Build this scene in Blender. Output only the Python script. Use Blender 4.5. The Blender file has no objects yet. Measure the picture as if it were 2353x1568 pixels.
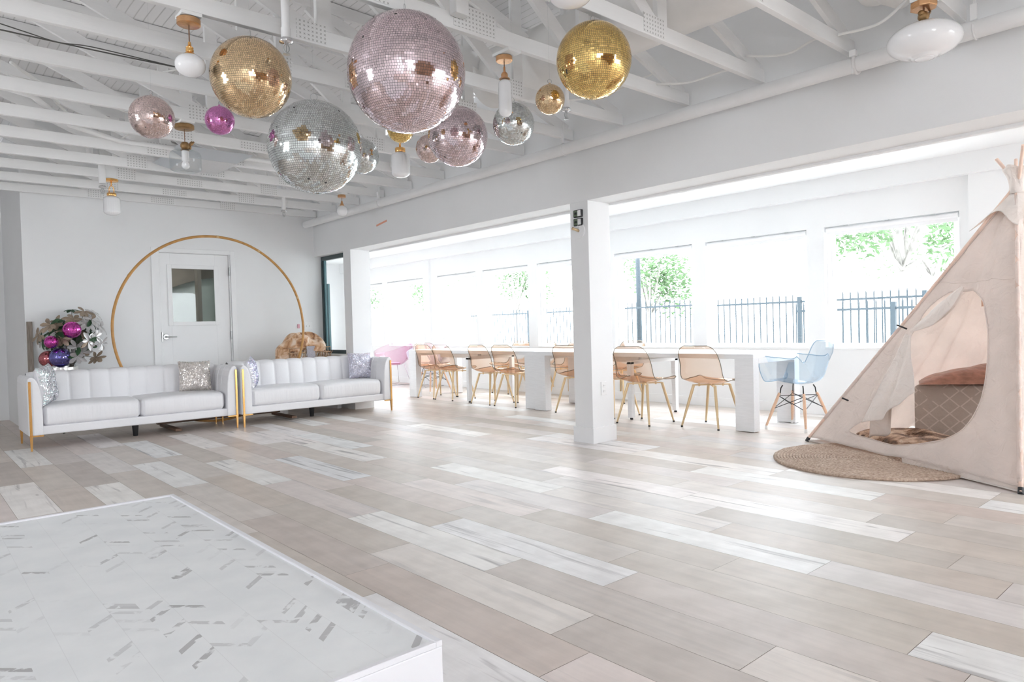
import bpy, bmesh, math, random
from mathutils import Vector, Matrix, Euler
from mathutils.geometry import delaunay_2d_cdt
sc = bpy.context.scene
COL = sc.collection
PI = math.pi
rnd = random.Random(7)

# ------------------------------------------------------------------ camera, light, exposure
cam = bpy.data.cameras.new('camera')
cam.sensor_width = 36.0
cam.lens = 1601.14 / 2353 * 36
cam.clip_start = 0.05
cam.clip_end = 300
camo = bpy.data.objects.new('camera', cam)
COL.objects.link(camo)
RW = [[0.7496151588, -0.6612953545, -0.0276688954], [-0.0343648908, 0.0028610460, -0.9994052575], [0.6609812160, 0.7501201694, -0.0205806592]]
camo.matrix_world = Matrix(((RW[0][0], -RW[1][0], -RW[2][0], 0), (RW[0][1], -RW[1][1], -RW[2][1], 0),
                            (RW[0][2], -RW[1][2], -RW[2][2], 1.056), (0, 0, 0, 1)))
sc.camera = camo
sc.view_settings.view_transform = 'Standard'
sc.view_settings.look = 'None'
sc.view_settings.gamma = 1.0
sc.view_settings.use_curve_mapping = False
sc.view_settings.exposure = 0.40
sc.cycles.max_bounces = 14
sc.cycles.diffuse_bounces = 8
sc.cycles.glossy_bounces = 5
sc.cycles.transmission_bounces = 8
sc.cycles.transparent_max_bounces = 24
sc.cycles.caustics_reflective = False
sc.cycles.caustics_refractive = False
sc.cycles.sample_clamp_indirect = 6.0

world = bpy.data.worlds.new('overcast_sky')
sc.world = world
world.use_nodes = True
bg = world.node_tree.nodes['Background']
bg.inputs['Color'].default_value = (0.905, 0.95, 1.0, 1)
SKY = 9.6
bg.inputs['Strength'].default_value = SKY


def portal(name, loc, rot, sx, sy):
    l = bpy.data.lights.new(name, 'AREA')
    l.shape = 'RECTANGLE'
    l.size = sx
    l.size_y = sy
    l.cycles.is_portal = True
    o = bpy.data.objects.new(name, l)
    o.location = loc
    o.rotation_euler = rot
    COL.objects.link(o)
    return o


# area light looks along its local -Z; portals face into the room
portal('daylight_portal', (7.72, 5.2, 1.39), (0, PI / 2, 0), 1.35, 17.5)
portal('daylight_portal', (1.6, -4.1, 1.35), (PI / 2, 0, 0), 9.5, 2.3)
portal('daylight_portal', (-3.27, 4.8, 1.65), (0, -PI / 2, 0), 1.5, 1.2)


# ------------------------------------------------------------------ materials
def new_mat(name):
    m = bpy.data.materials.new(name)
    m.use_nodes = True
    nt = m.node_tree
    nt.nodes.clear()
    out = nt.nodes.new('ShaderNodeOutputMaterial')
    return m, nt, out


def N(nt, t, **kw):
    n = nt.nodes.new(t)
    for k, v in kw.items():
        if k.startswith('i_'):
            key = k[2:]
            key = int(key) if key.isdigit() else key.replace('_', ' ')
            n.inputs[key].default_value = v
        else:
            setattr(n, k, v)
    return n


def ramp(nt, stops, interp='LINEAR'):
    r = nt.nodes.new('ShaderNodeValToRGB')
    r.color_ramp.interpolation = interp
    e = r.color_ramp.elements
    while len(e) < len(stops):
        e.new(0.5)
    for i, (p, c) in enumerate(stops):
        e[i].position = p
        e[i].color = (*c, 1) if len(c) == 3 else c
    return r


def pbr(name, col, rough=0.6, metal=0.0, var=0.0, vscale=6.0, bump=0.0, bscale=40.0, spec=0.5, stretch=(1, 1, 1), coat=0.0, sheen=0.0, trans=0.0):
    """principled surface whose colour varies a little with a noise texture and whose relief is a noise bump"""
    m, nt, out = new_mat(name)
    p = N(nt, 'ShaderNodeBsdfPrincipled')
    p.inputs['Roughness'].default_value = rough
    p.inputs['Metallic'].default_value = metal
    p.inputs['Specular IOR Level'].default_value = spec
    p.inputs['Coat Weight'].default_value = coat
    p.inputs['Sheen Weight'].default_value = sheen
    p.inputs['Transmission Weight'].default_value = trans
    tc = N(nt, 'ShaderNodeTexCoord')
    mp = N(nt, 'ShaderNodeMapping')
    mp.inputs['Scale'].default_value = stretch
    nt.links.new(tc.outputs['Object'], mp.inputs['Vector'])
    no = N(nt, 'ShaderNodeTexNoise')
    no.inputs['Scale'].default_value = vscale
    no.inputs['Detail'].default_value = 4
    nt.links.new(mp.outputs[0], no.inputs['Vector'])
    lo = tuple(max(0, c * (1 - var)) for c in col)
    hi = tuple(min(1, c * (1 + var)) for c in col)
    r = ramp(nt, [(0.3, lo), (0.7, hi)])
    nt.links.new(no.outputs['Fac'], r.inputs[0])
    nt.links.new(r.outputs[0], p.inputs['Base Color'])
    if bump > 0:
        nb = N(nt, 'ShaderNodeTexNoise')
        nb.inputs['Scale'].default_value = bscale
        nb.inputs['Detail'].default_value = 5
        nt.links.new(mp.outputs[0], nb.inputs['Vector'])
        b = N(nt, 'ShaderNodeBump')
        b.inputs['Strength'].default_value = bump
        b.inputs['Distance'].default_value = 0.01
        nt.links.new(nb.outputs['Fac'], b.inputs['Height'])
        nt.links.new(b.outputs[0], p.inputs['Normal'])
    nt.links.new(p.outputs[0], out.inputs[0])
    return m


def clear_mat(name, tint, edge=None, refl=1.0, rough=0.02):
    """thin clear sheet: tinted transparency plus a fresnel reflection"""
    m, nt, out = new_mat(name)
    tr = N(nt, 'ShaderNodeBsdfTransparent')
    tr.inputs[0].default_value = (*tint, 1)
    if edge:
        lw = N(nt, 'ShaderNodeLayerWeight')
        lw.inputs['Blend'].default_value = 0.35
        r = ramp(nt, [(0.0, tint), (0.8, edge)])
        nt.links.new(lw.outputs['Facing'], r.inputs[0])
        nt.links.new(r.outputs[0], tr.inputs[0])
    gl = N(nt, 'ShaderNodeBsdfGlossy')
    gl.inputs['Roughness'].default_value = rough
    fr = N(nt, 'ShaderNodeLayerWeight')
    fr.inputs['Blend'].default_value = 0.5
    pw = N(nt, 'ShaderNodeMath', operation='POWER')
    pw.inputs[1].default_value = 4.0
    nt.links.new(fr.outputs['Facing'], pw.inputs[0])
    mu = N(nt, 'ShaderNodeMath', operation='MULTIPLY_ADD')
    mu.inputs[1].default_value = 0.55 * refl
    mu.inputs[2].default_value = 0.035 * refl
    nt.links.new(pw.outputs[0], mu.inputs[0])
    mx = N(nt, 'ShaderNodeMixShader')
    nt.links.new(mu.outputs[0], mx.inputs[0])
    nt.links.new(tr.outputs[0], mx.inputs[1])
    nt.links.new(gl.outputs[0], mx.inputs[2])
    nt.links.new(mx.outputs[0], out.inputs[0])
    return m


def cloth_mat(name, col, transl=0.35, bscale=900, var=0.04, crease=0.0):
    m, nt, out = new_mat(name)
    tc = N(nt, 'ShaderNodeTexCoord')
    no = N(nt, 'ShaderNodeTexNoise')
    no.inputs['Scale'].default_value = 5
    no.inputs['Detail'].default_value = 6
    nt.links.new(tc.outputs['Object'], no.inputs['Vector'])
    r = ramp(nt, [(0.3, tuple(c * (1 - var) for c in col)), (0.7, tuple(min(1, c * (1 + var)) for c in col))])
    nt.links.new(no.outputs['Fac'], r.inputs[0])
    nb = N(nt, 'ShaderNodeTexNoise')
    nb.inputs['Scale'].default_value = 9
    nb.inputs['Detail'].default_value = 7
    nb.inputs['Distortion'].default_value = 1.2
    nt.links.new(tc.outputs['Object'], nb.inputs['Vector'])
    b = N(nt, 'ShaderNodeBump')
    b.inputs['Strength'].default_value = crease
    b.inputs['Distance'].default_value = 0.03
    nt.links.new(nb.outputs['Fac'], b.inputs['Height'])
    df = N(nt, 'ShaderNodeBsdfDiffuse')
    tl = N(nt, 'ShaderNodeBsdfTranslucent')
    nt.links.new(r.outputs[0], df.inputs[0])
    nt.links.new(r.outputs[0], tl.inputs[0])
    nt.links.new(b.outputs[0], df.inputs['Normal'])
    mx = N(nt, 'ShaderNodeMixShader')
    mx.inputs[0].default_value = transl
    nt.links.new(df.outputs[0], mx.inputs[1])
    nt.links.new(tl.outputs[0], mx.inputs[2])
    nt.links.new(mx.outputs[0], out.inputs[0])
    return m


M = {}
M['wall'] = pbr('white_wall_paint', (0.87, 0.875, 0.88), 0.7, var=0.015, vscale=1.5, bump=0.06, bscale=160)
M['beam'] = pbr('white_timber_paint', (0.84, 0.84, 0.835), 0.6, var=0.04, vscale=3, bump=0.15, bscale=30, stretch=(0.3, 3, 3))
M['trim'] = pbr('white_trim_paint', (0.89, 0.895, 0.90), 0.45, var=0.01)
M['plate'] = pbr('painted_steel', (0.82, 0.82, 0.815), 0.45, var=0.03)


def punched_mat():
    m, nt, out = new_mat('punched_plate')
    L = nt.links.new
    tc = N(nt, 'ShaderNodeTexCoord')
    sp = N(nt, 'ShaderNodeSeparateXYZ')
    L(tc.outputs['Object'], sp.inputs[0])

    def mt(op, a, b=None):
        n = N(nt, 'ShaderNodeMath', operation=op)
        for i, v in enumerate((a, b)):
            if isinstance(v, (int, float)):
                n.inputs[i].default_value = v
            elif v is not None:
                L(v, n.inputs[i])
        return n.outputs[0]
    u = mt('PINGPONG', sp.outputs['X'], 0.0125)
    v = mt('PINGPONG', sp.outputs['Z'], 0.0115)
    d1 = mt('LESS_THAN', mt('ABSOLUTE', mt('SUBTRACT', u, v)), 0.0022)
    d2 = mt('LESS_THAN', mt('ADD', u, v), 0.010)
    k = mt('MULTIPLY', mt('MULTIPLY', d1, d2), 0.75)
    c = N(nt, 'ShaderNodeMix', data_type='RGBA')
    L(k, c.inputs[0])
    c.inputs[6].default_value = (0.82, 0.82, 0.815, 1)
    c.inputs[7].default_value = (0.26, 0.255, 0.24, 1)
    p = N(nt, 'ShaderNodeBsdfPrincipled')
    p.inputs['Roughness'].default_value = 0.45
    L(c.outputs[2], p.inputs['Base Color'])
    L(p.outputs[0], out.inputs[0])
    return m


M['punched'] = punched_mat()
M['pipe'] = pbr('white_pipe_paint', (0.86, 0.86, 0.86), 0.4, var=0.02, vscale=8)
M['chrome'] = pbr('chrome', (0.75, 0.75, 0.76), 0.2, metal=1)
M['nickel'] = pbr('brushed_nickel', (0.55, 0.56, 0.56), 0.35, metal=1)
M['gold'] = pbr('polished_gold', (0.95, 0.55, 0.20), 0.22, metal=1, var=0.05)
M['brass'] = pbr('satin_brass_legs', (0.72, 0.55, 0.34), 0.38, metal=0.85, var=0.05)
M['copper'] = pbr('brushed_copper', (0.72, 0.42, 0.22), 0.3, metal=1, var=0.12, vscale=60, stretch=(1, 1, 12))
M['bronze'] = pbr('antique_bronze', (0.36, 0.22, 0.10), 0.45, metal=0.7, var=0.25, vscale=30, bump=0.3)
M['cord_brown'] = pbr('brown_cord', (0.25, 0.13, 0.07), 0.7)
M['dark_metal'] = pbr('black_metal', (0.02, 0.021, 0.023), 0.4, metal=0.3)
M['black'] = pbr('black_plastic', (0.025, 0.025, 0.027), 0.5)
M['dark_frame'] = pbr('dark_teal_frame', (0.035, 0.06, 0.065), 0.35)
M['opal'] = pbr('opal_glass', (0.90, 0.90, 0.91), 0.12, spec=0.5, coat=0.3)
M['clear'] = clear_mat('clear_glass', (0.98, 0.985, 0.985), (0.86, 0.89, 0.90))
M['pane'] = clear_mat('window_glass', (0.97, 0.985, 0.985), None, 0.8)
M['amber'] = clear_mat('amber_clear_plastic', (0.995, 0.925, 0.868), (0.95, 0.79, 0.66), 1.0, 0.03)
M['amber_edge'] = pbr('amber_plastic_edge', (0.22, 0.20, 0.15), 0.15)
M['blue'] = clear_mat('blue_clear_plastic', (0.955, 0.98, 0.995), (0.82, 0.90, 0.97), 1.2, 0.03)
M['blue_edge'] = pbr('blue_plastic_edge', (0.35, 0.52, 0.68), 0.15)
M['table'] = pbr('white_washed_wood', (0.86, 0.865, 0.88), 0.45, var=0.03, vscale=12, bump=0.1, bscale=30, stretch=(5, 0.6, 5))
M['leather'] = pbr('white_leather', (0.87, 0.865, 0.885), 0.42, var=0.012, vscale=4, bump=0.10, bscale=70)
M['leather_soft'] = pbr('creased_white_leather', (0.87, 0.865, 0.885), 0.42, var=0.012, vscale=4, bump=0.42, bscale=9, stretch=(3.5, 0.7, 0.7))
M['hoop'] = pbr('honey_wood', (0.52, 0.27, 0.08), 0.5, var=0.15, vscale=20)
M['wood_leg'] = pbr('beech_wood', (0.78, 0.52, 0.36), 0.5, var=0.08, vscale=30, stretch=(4, 4, 0.6))
M['grey_wood'] = pbr('weathered_board', (0.30, 0.25, 0.21), 0.7, var=0.25, vscale=14, stretch=(6, 6, 0.7), bump=0.3)
M['dark_wood'] = pbr('dark_brown_wood', (0.16, 0.09, 0.055), 0.5, var=0.3, vscale=10, stretch=(1, 6, 6))
M['walnut'] = pbr('brown_reflection_panel', (0.30, 0.19, 0.12), 0.6, var=0.35, vscale=2)
M['silver'] = pbr('silver_tray_edge', (0.80, 0.79, 0.76), 0.28, metal=1, var=0.08)
M['stage_white'] = pbr('stage_side_paint', (0.83, 0.83, 0.86), 0.5, var=0.01)
M['iron'] = pbr('fence_iron', (0.035, 0.046, 0.055), 0.6, spec=0.2)
M['bark'] = pbr('tree_bark', (0.24, 0.225, 0.21), 0.9, var=0.3, vscale=8, bump=0.5)
M['leaf_out'] = cloth_mat('tree_leaves', (0.12, 0.19, 0.10), 0.4, var=0.4)
M['ground'] = pbr('pale_concrete_yard', (0.62, 0.62, 0.60), 0.9, var=0.08)
M['leaf_green'] = pbr('dark_green_leaf', (0.035, 0.09, 0.04), 0.35, var=0.4, vscale=12)
M['leaf_taupe'] = pbr('bronze_painted_leaf', (0.36, 0.28, 0.21), 0.35, metal=0.35, var=0.3, vscale=9)
M['leaf_silver'] = pbr('silvered_leaf', (0.62, 0.60, 0.60), 0.3, metal=0.5, var=0.25, vscale=9)
M['stem'] = pbr('plant_stem', (0.10, 0.08, 0.05), 0.6)
M['rattan'] = pbr('rattan_strip', (0.55, 0.37, 0.23), 0.6, var=0.2, vscale=40)
M['shawl'] = pbr('lilac_grey_knit', (0.55, 0.53, 0.58), 0.9, var=0.1, vscale=60, bump=0.6, bscale=90)
M['canvas'] = cloth_mat('cream_canvas', (0.95, 0.885, 0.845), 0.45, crease=0.9)
M['canvas_flap'] = cloth_mat('cream_canvas_flap', (0.94, 0.875, 0.83), 0.25, crease=0.9)
M['pole'] = pbr('pink_tinted_pine', (0.80, 0.60, 0.50), 0.5, var=0.12, vscale=20, stretch=(1, 1, 0.3))
M['velvet'] = pbr('brown_pink_velvet', (0.42, 0.22, 0.165), 0.8, var=0.25, vscale=14, bump=0.7, bscale=28, sheen=0.5, stretch=(1, 1, 2.5))
M['pinkpl'] = clear_mat('pink_clear_plastic', (0.985, 0.91, 0.95), (0.96, 0.84, 0.90), 1.0, 0.1)
M['lilac'] = pbr('lilac_plastic', (0.72, 0.66, 0.80), 0.35)
M['grout'] = pbr('mirror_ball_core', (0.12, 0.11, 0.11), 0.6)
M['white_plastic'] = pbr('white_plastic', (0.87, 0.87, 0.87), 0.35)
M['wire_dark'] = pbr('grey_cable', (0.12, 0.12, 0.11), 0.6)
M['wire_white'] = pbr('white_cable', (0.84, 0.84, 0.82), 0.5)
M['orange_tape'] = pbr('orange_tape', (0.85, 0.42, 0.30), 0.6)
M['battery'] = pbr('green_board', (0.14, 0.19, 0.12), 0.5, var=0.5, vscale=90)
M['duct'] = pbr('white_duct_wrap', (0.83, 0.82, 0.80), 0.5, var=0.04, vscale=5, bump=0.25, bscale=7)
M['blind'] = pbr('white_roller_blind', (0.90, 0.90, 0.91), 0.6)
M['pendant_base'] = pbr('white_mount', (0.85, 0.85, 0.84), 0.5)


def tube_mirror(name, col, rough=0.06):
    m, nt, out = new_mat(name)
    p = N(nt, 'ShaderNodeBsdfPrincipled')
    p.inputs['Metallic'].default_value = 1
    p.inputs['Roughness'].default_value = rough
    g = N(nt, 'ShaderNodeNewGeometry')
    r = ramp(nt, [(0.0, tuple(c * 0.86 for c in col)), (0.5, col), (1.0, tuple(min(1, c * 1.06) for c in col))])
    nt.links.new(g.outputs['Random Per Island'], r.inputs[0])
    nt.links.new(r.outputs[0], p.inputs['Base Color'])
    nt.links.new(p.outputs[0], out.inputs[0])
    return m


M['t_pink'] = tube_mirror('rose_mirror_tiles', (0.93, 0.77, 0.81))
M['t_blush'] = tube_mirror('blush_mirror_tiles', (0.92, 0.74, 0.71))
M['t_silver'] = tube_mirror('silver_mirror_tiles', (0.84, 0.87, 0.86))
M['t_gold'] = tube_mirror('champagne_gold_mirror_tiles', (0.94, 0.70, 0.43))
M['t_bright'] = tube_mirror('bright_gold_mirror_tiles', (1.0, 0.70, 0.27))
M['t_magenta'] = tube_mirror('magenta_mirror_tiles', (0.86, 0.32, 0.70))
M['t_hot'] = tube_mirror('hot_pink_mirror_tiles', (0.96, 0.13, 0.66))
M['t_blue'] = tube_mirror('blue_violet_mirror_tiles', (0.28, 0.26, 0.72))
M['t_red'] = tube_mirror('coral_mirror_tiles', (0.80, 0.25, 0.28))


def floor_mat():
    m, nt, out = new_mat('plank_floor')
    L = nt.links.new
    at = N(nt, 'ShaderNodeAttribute', attribute_name='tone')
    sep = N(nt, 'ShaderNodeSeparateColor')
    L(at.outputs['Color'], sep.inputs[0])
    tc = N(nt, 'ShaderNodeTexCoord')
    off = N(nt, 'ShaderNodeVectorMath', operation='SCALE')
    off.inputs['Scale'].default_value = 37.0
    L(at.outputs['Color'], off.inputs[0])
    add = N(nt, 'ShaderNodeVectorMath', operation='ADD')
    L(tc.outputs['Object'], add.inputs[0])
    L(off.outputs[0], add.inputs[1])
    base = ramp(nt, [(0.0, (0.56, 0.505, 0.455)), (0.30, (0.635, 0.58, 0.535)), (0.6, (0.72, 0.67, 0.635)), (0.8, (0.80, 0.765, 0.745)), (1.0, (0.88, 0.88, 0.875))])
    L(sep.outputs[0], base.inputs[0])
    # fine grain
    mp = N(nt, 'ShaderNodeMapping')
    mp.inputs['Scale'].default_value = (28, 1.6, 1)
    L(add.outputs[0], mp.inputs['Vector'])
    n1 = N(nt, 'ShaderNodeTexNoise')
    n1.inputs['Scale'].default_value = 1.0
    n1.inputs['Detail'].default_value = 6
    n1.inputs['Roughness'].default_value = 0.65
    L(mp.outputs[0], n1.inputs['Vector'])
    g = ramp(nt, [(0.3, (0.93, 0.93, 0.93)), (0.7, (1.04, 1.04, 1.04))])
    L(n1.outputs['Fac'], g.inputs[0])
    mul = N(nt, 'ShaderNodeMix', data_type='RGBA', blend_type='MULTIPLY')
    mul.inputs[0].default_value = 1
    L(base.outputs[0], mul.inputs[6])
    L(g.outputs[0], mul.inputs[7])
    # long dark streaks, strongest on the white planks
    mp2 = N(nt, 'ShaderNodeMapping')
    mp2.inputs['Scale'].default_value = (26, 1.5, 1)
    L(add.outputs[0], mp2.inputs['Vector'])
    n2 = N(nt, 'ShaderNodeTexNoise')
    n2.inputs['Scale'].default_value = 0.75
    n2.inputs['Detail'].default_value = 3
    n2.inputs['Distortion'].default_value = 0.6
    L(mp2.outputs[0], n2.inputs['Vector'])
    s = ramp(nt, [(0.57, (0, 0, 0)), (0.70, (1, 1, 1))])
    L(n2.outputs['Fac'], s.inputs[0])
    st = N(nt, 'ShaderNodeMath', operation='MULTIPLY')
    L(s.outputs[0], st.inputs[0])
    w = N(nt, 'ShaderNodeMapRange')
    w.inputs['From Min'].default_value = 0.55
    w.inputs['From Max'].default_value = 0.95
    w.inputs['To Min'].default_value = 0.12
    w.inputs['To Max'].default_value = 0.95
    L(sep.outputs[0], w.inputs['Value'])
    L(w.outputs[0], st.inputs[1])
    mx = N(nt, 'ShaderNodeMix', data_type='RGBA')
    L(st.outputs[0], mx.inputs[0])
    L(mul.outputs[2], mx.inputs[6])
    mx.inputs[7].default_value = (0.40, 0.385, 0.385, 1)
    # small knots
    vo = N(nt, 'ShaderNodeTexVoronoi')
    vo.inputs['Scale'].default_value = 1.0
    mp3 = N(nt, 'ShaderNodeMapping')
    mp3.inputs['Scale'].default_value = (4.5, 1.4, 1)
    L(add.outputs[0], mp3.inputs['Vector'])
    L(mp3.outputs[0], vo.inputs['Vector'])
    k = ramp(nt, [(0.015, (1, 1, 1)), (0.06, (0, 0, 0))])
    L(vo.outputs['Distance'], k.inputs[0])
    kk = N(nt, 'ShaderNodeMath', operation='MULTIPLY')
    kk.inputs[1].default_value = 0.6
    L(k.outputs[0], kk.inputs[0])
    mx2 = N(nt, 'ShaderNodeMix', data_type='RGBA')
    L(kk.outputs[0], mx2.inputs[0])
    L(mx.outputs[2], mx2.inputs[6])
    mx2.inputs[7].default_value = (0.33, 0.30, 0.28, 1)
    p = N(nt, 'ShaderNodeBsdfPrincipled')
    p.inputs['Roughness'].default_value = 0.42
    p.inputs['Specular IOR Level'].default_value = 0.32
    hue = ramp(nt, [(0.0, (1.0, 1.0, 1.0)), (0.45, (1.02, 0.99, 0.955)), (0.7, (1.03, 0.965, 0.95)), (1.0, (0.97, 0.97, 0.985))])
    L(sep.outputs[1], hue.inputs[0])
    mh = N(nt, 'ShaderNodeMix', data_type='RGBA', blend_type='MULTIPLY')
    mh.inputs[0].default_value = 1
    L(mx2.outputs[2], mh.inputs[6])
    L(hue.outputs[0], mh.inputs[7])
    # cloudy wear marks
    n4 = N(nt, 'ShaderNodeTexNoise')
    n4.inputs['Scale'].default_value = 7
    n4.inputs['Detail'].default_value = 7
    L(add.outputs[0], n4.inputs['Vector'])
    cl = ramp(nt, [(0.35, (0.93, 0.925, 0.92)), (0.6, (1.03, 1.03, 1.03))])
    L(n4.outputs['Fac'], cl.inputs[0])
    mc = N(nt, 'ShaderNodeMix', data_type='RGBA', blend_type='MULTIPLY')
    mc.inputs[0].default_value = 1
    L(mh.outputs[2], mc.inputs[6])
    L(cl.outputs[0], mc.inputs[7])
    L(mc.outputs[2], p.inputs['Base Color'])
    b = N(nt, 'ShaderNodeBump')
    b.inputs['Strength'].default_value = 0.06
    b.inputs['Distance'].default_value = 0.004
    L(n1.outputs['Fac'], b.inputs['Height'])
    L(b.outputs[0], p.inputs['Normal'])
    L(p.outputs[0], out.inputs[0])
    return m


M['floor'] = floor_mat()


def stage_mat():
    m, nt, out = new_mat('marble_chevron_sheet')
    L = nt.links.new
    tc = N(nt, 'ShaderNodeTexCoord')
    sp = N(nt, 'ShaderNodeSeparateXYZ')
    L(tc.outputs['Object'], sp.inputs[0])

    def math_(op, a, b=None):
        n = N(nt, 'ShaderNodeMath', operation=op)
        for i, v in enumerate((a, b)):
            if v is None:
                continue
            if isinstance(v, (int, float)):
                n.inputs[i].default_value = v
            else:
                L(v, n.inputs[i])
        return n.outputs[0]
    W = 0.058
    pp = math_('PINGPONG', sp.outputs['X'], W)
    y1 = math_('ADD', sp.outputs['Y'], pp)
    cy = math_('FLOOR', math_('DIVIDE', y1, 0.0215))
    cx = math_('FLOOR', math_('DIVIDE', sp.outputs['X'], W))
    cb = N(nt, 'ShaderNodeCombineXYZ')
    L(cx, cb.inputs[0])
    L(cy, cb.inputs[1])
    wn = N(nt, 'ShaderNodeTexWhiteNoise', noise_dimensions='2D')
    L(cb.outputs[0], wn.inputs['Vector'])
    pick = math_('GREATER_THAN', wn.outputs['Value'], 0.90)
    no = N(nt, 'ShaderNodeTexNoise')
    no.inputs['Scale'].default_value = 34
    no.inputs['Detail'].default_value = 4
    no.inputs['Distortion'].default_value = 0.6
    L(tc.outputs['Object'], no.inputs['Vector'])
    part = ramp(nt, [(0.42, (0, 0, 0)), (0.50, (1, 1, 1))])
    L(no.outputs['Fac'], part.inputs[0])
    amt = math_('MULTIPLY', pick, part.outputs[0])
    wn2 = N(nt, 'ShaderNodeTexWhiteNoise', noise_dimensions='3D')
    L(cb.outputs[0], wn2.inputs['Vector'])
    amt = math_('MULTIPLY', amt, math_('MULTIPLY', wn2.outputs['Value'], 0.85))
    # faint veins everywhere
    nv = N(nt, 'ShaderNodeTexNoise')
    nv.inputs['Scale'].default_value = 9
    nv.inputs['Detail'].default_value = 8
    L(tc.outputs['Object'], nv.inputs['Vector'])
    vb = ramp(nt, [(0.35, (0.82, 0.84, 0.85)), (0.65, (0.88, 0.895, 0.90))])
    L(nv.outputs['Fac'], vb.inputs[0])
    mx = N(nt, 'ShaderNodeMix', data_type='RGBA')
    L(amt, mx.inputs[0])
    L(vb.outputs[0], mx.inputs[6])
    mx.inputs[7].default_value = (0.40, 0.395, 0.40, 1)
    # sheet joints every 0.104 m across
    j = math_('PINGPONG', sp.outputs['X'], W * 1.0)
    jm = math_('LESS_THAN', j, 0.0006)
    jm = math_('MULTIPLY', jm, 0.25)
    mx2 = N(nt, 'ShaderNodeMix', data_type='RGBA')
    L(jm, mx2.inputs[0])
    L(mx.outputs[2], mx2.inputs[6])
    mx2.inputs[7].default_value = (0.55, 0.55, 0.56, 1)
    p = N(nt, 'ShaderNodeBsdfPrincipled')
    p.inputs['Roughness'].default_value = 0.45
    L(mx2.outputs[2], p.inputs['Base Color'])
    L(p.outputs[0], out.inputs[0])
    return m


M['stage'] = stage_mat()


def deck_mat():
    m, nt, out = new_mat('grooved_roof_boards')
    L = nt.links.new
    tc = N(nt, 'ShaderNodeTexCoord')
    sp = N(nt, 'ShaderNodeSeparateXYZ')
    L(tc.outputs['Object'], sp.inputs[0])
    pg = N(nt, 'ShaderNodeMath', operation='PINGPONG')
    pg.inputs[1].default_value = 0.036
    L(sp.outputs['X'], pg.inputs[0])
    r = ramp(nt, [(0.0, (0, 0, 0)), (0.006, (1, 1, 1))])
    L(pg.outputs[0], r.inputs[0])
    c = N(nt, 'ShaderNodeMix', data_type='RGBA')
    L(r.outputs[0], c.inputs[0])
    c.inputs[6].default_value = (0.60, 0.60, 0.59, 1)
    c.inputs[7].default_value = (0.85, 0.845, 0.85, 1)
    p = N(nt, 'ShaderNodeBsdfPrincipled')
    p.inputs['Roughness'].default_value = 0.6
    L(c.outputs[2], p.inputs['Base Color'])
    b = N(nt, 'ShaderNodeBump')
    b.inputs['Strength'].default_value = 0.5
    b.inputs['Distance'].default_value = 0.004
    L(r.outputs[0], b.inputs['Height'])
    L(b.outputs[0], p.inputs['Normal'])
    L(p.outputs[0], out.inputs[0])
    return m


M['deck'] = deck_mat()


def fur_mat(name, cols, scale=(9, 9, 9)):
    m, nt, out = new_mat(name)
    L = nt.links.new
    tc = N(nt, 'ShaderNodeTexCoord')
    mp = N(nt, 'ShaderNodeMapping')
    mp.inputs['Scale'].default_value = scale
    L(tc.outputs['Object'], mp.inputs['Vector'])
    no = N(nt, 'ShaderNodeTexNoise')
    no.inputs['Scale'].default_value = 1
    no.inputs['Detail'].default_value = 3
    no.inputs['Distortion'].default_value = 0.8
    L(mp.outputs[0], no.inputs['Vector'])
    g = N(nt, 'ShaderNodeNewGeometry')
    mr = N(nt, 'ShaderNodeMath', operation='MULTIPLY_ADD')
    L(g.outputs['Random Per Island'], mr.inputs[0])
    mr.inputs[1].default_value = 0.22
    L(no.outputs['Fac'], mr.inputs[2])
    r = ramp(nt, cols)
    L(mr.outputs[0], r.inputs[0])
    p = N(nt, 'ShaderNodeBsdfPrincipled')
    p.inputs['Roughness'].default_value = 0.6
    p.inputs['Sheen Weight'].default_value = 0.3
    L(r.outputs[0], p.inputs['Base Color'])
    L(p.outputs[0], out.inputs[0])
    return m


M['fur_rug'] = fur_mat('brown_cream_fur', [(0.46, (0.07, 0.035, 0.02)), (0.56, (0.30, 0.17, 0.10)), (0.66, (0.66, 0.48, 0.34)), (0.80, (0.90, 0.78, 0.66))], (12, 9, 9))
M['fur_throw'] = fur_mat('tan_fox_fur', [(0.42, (0.08, 0.035, 0.02)), (0.52, (0.42, 0.20, 0.09)), (0.64, (0.68, 0.42, 0.24)), (0.80, (0.88, 0.72, 0.58))], (10, 10, 10))


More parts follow.
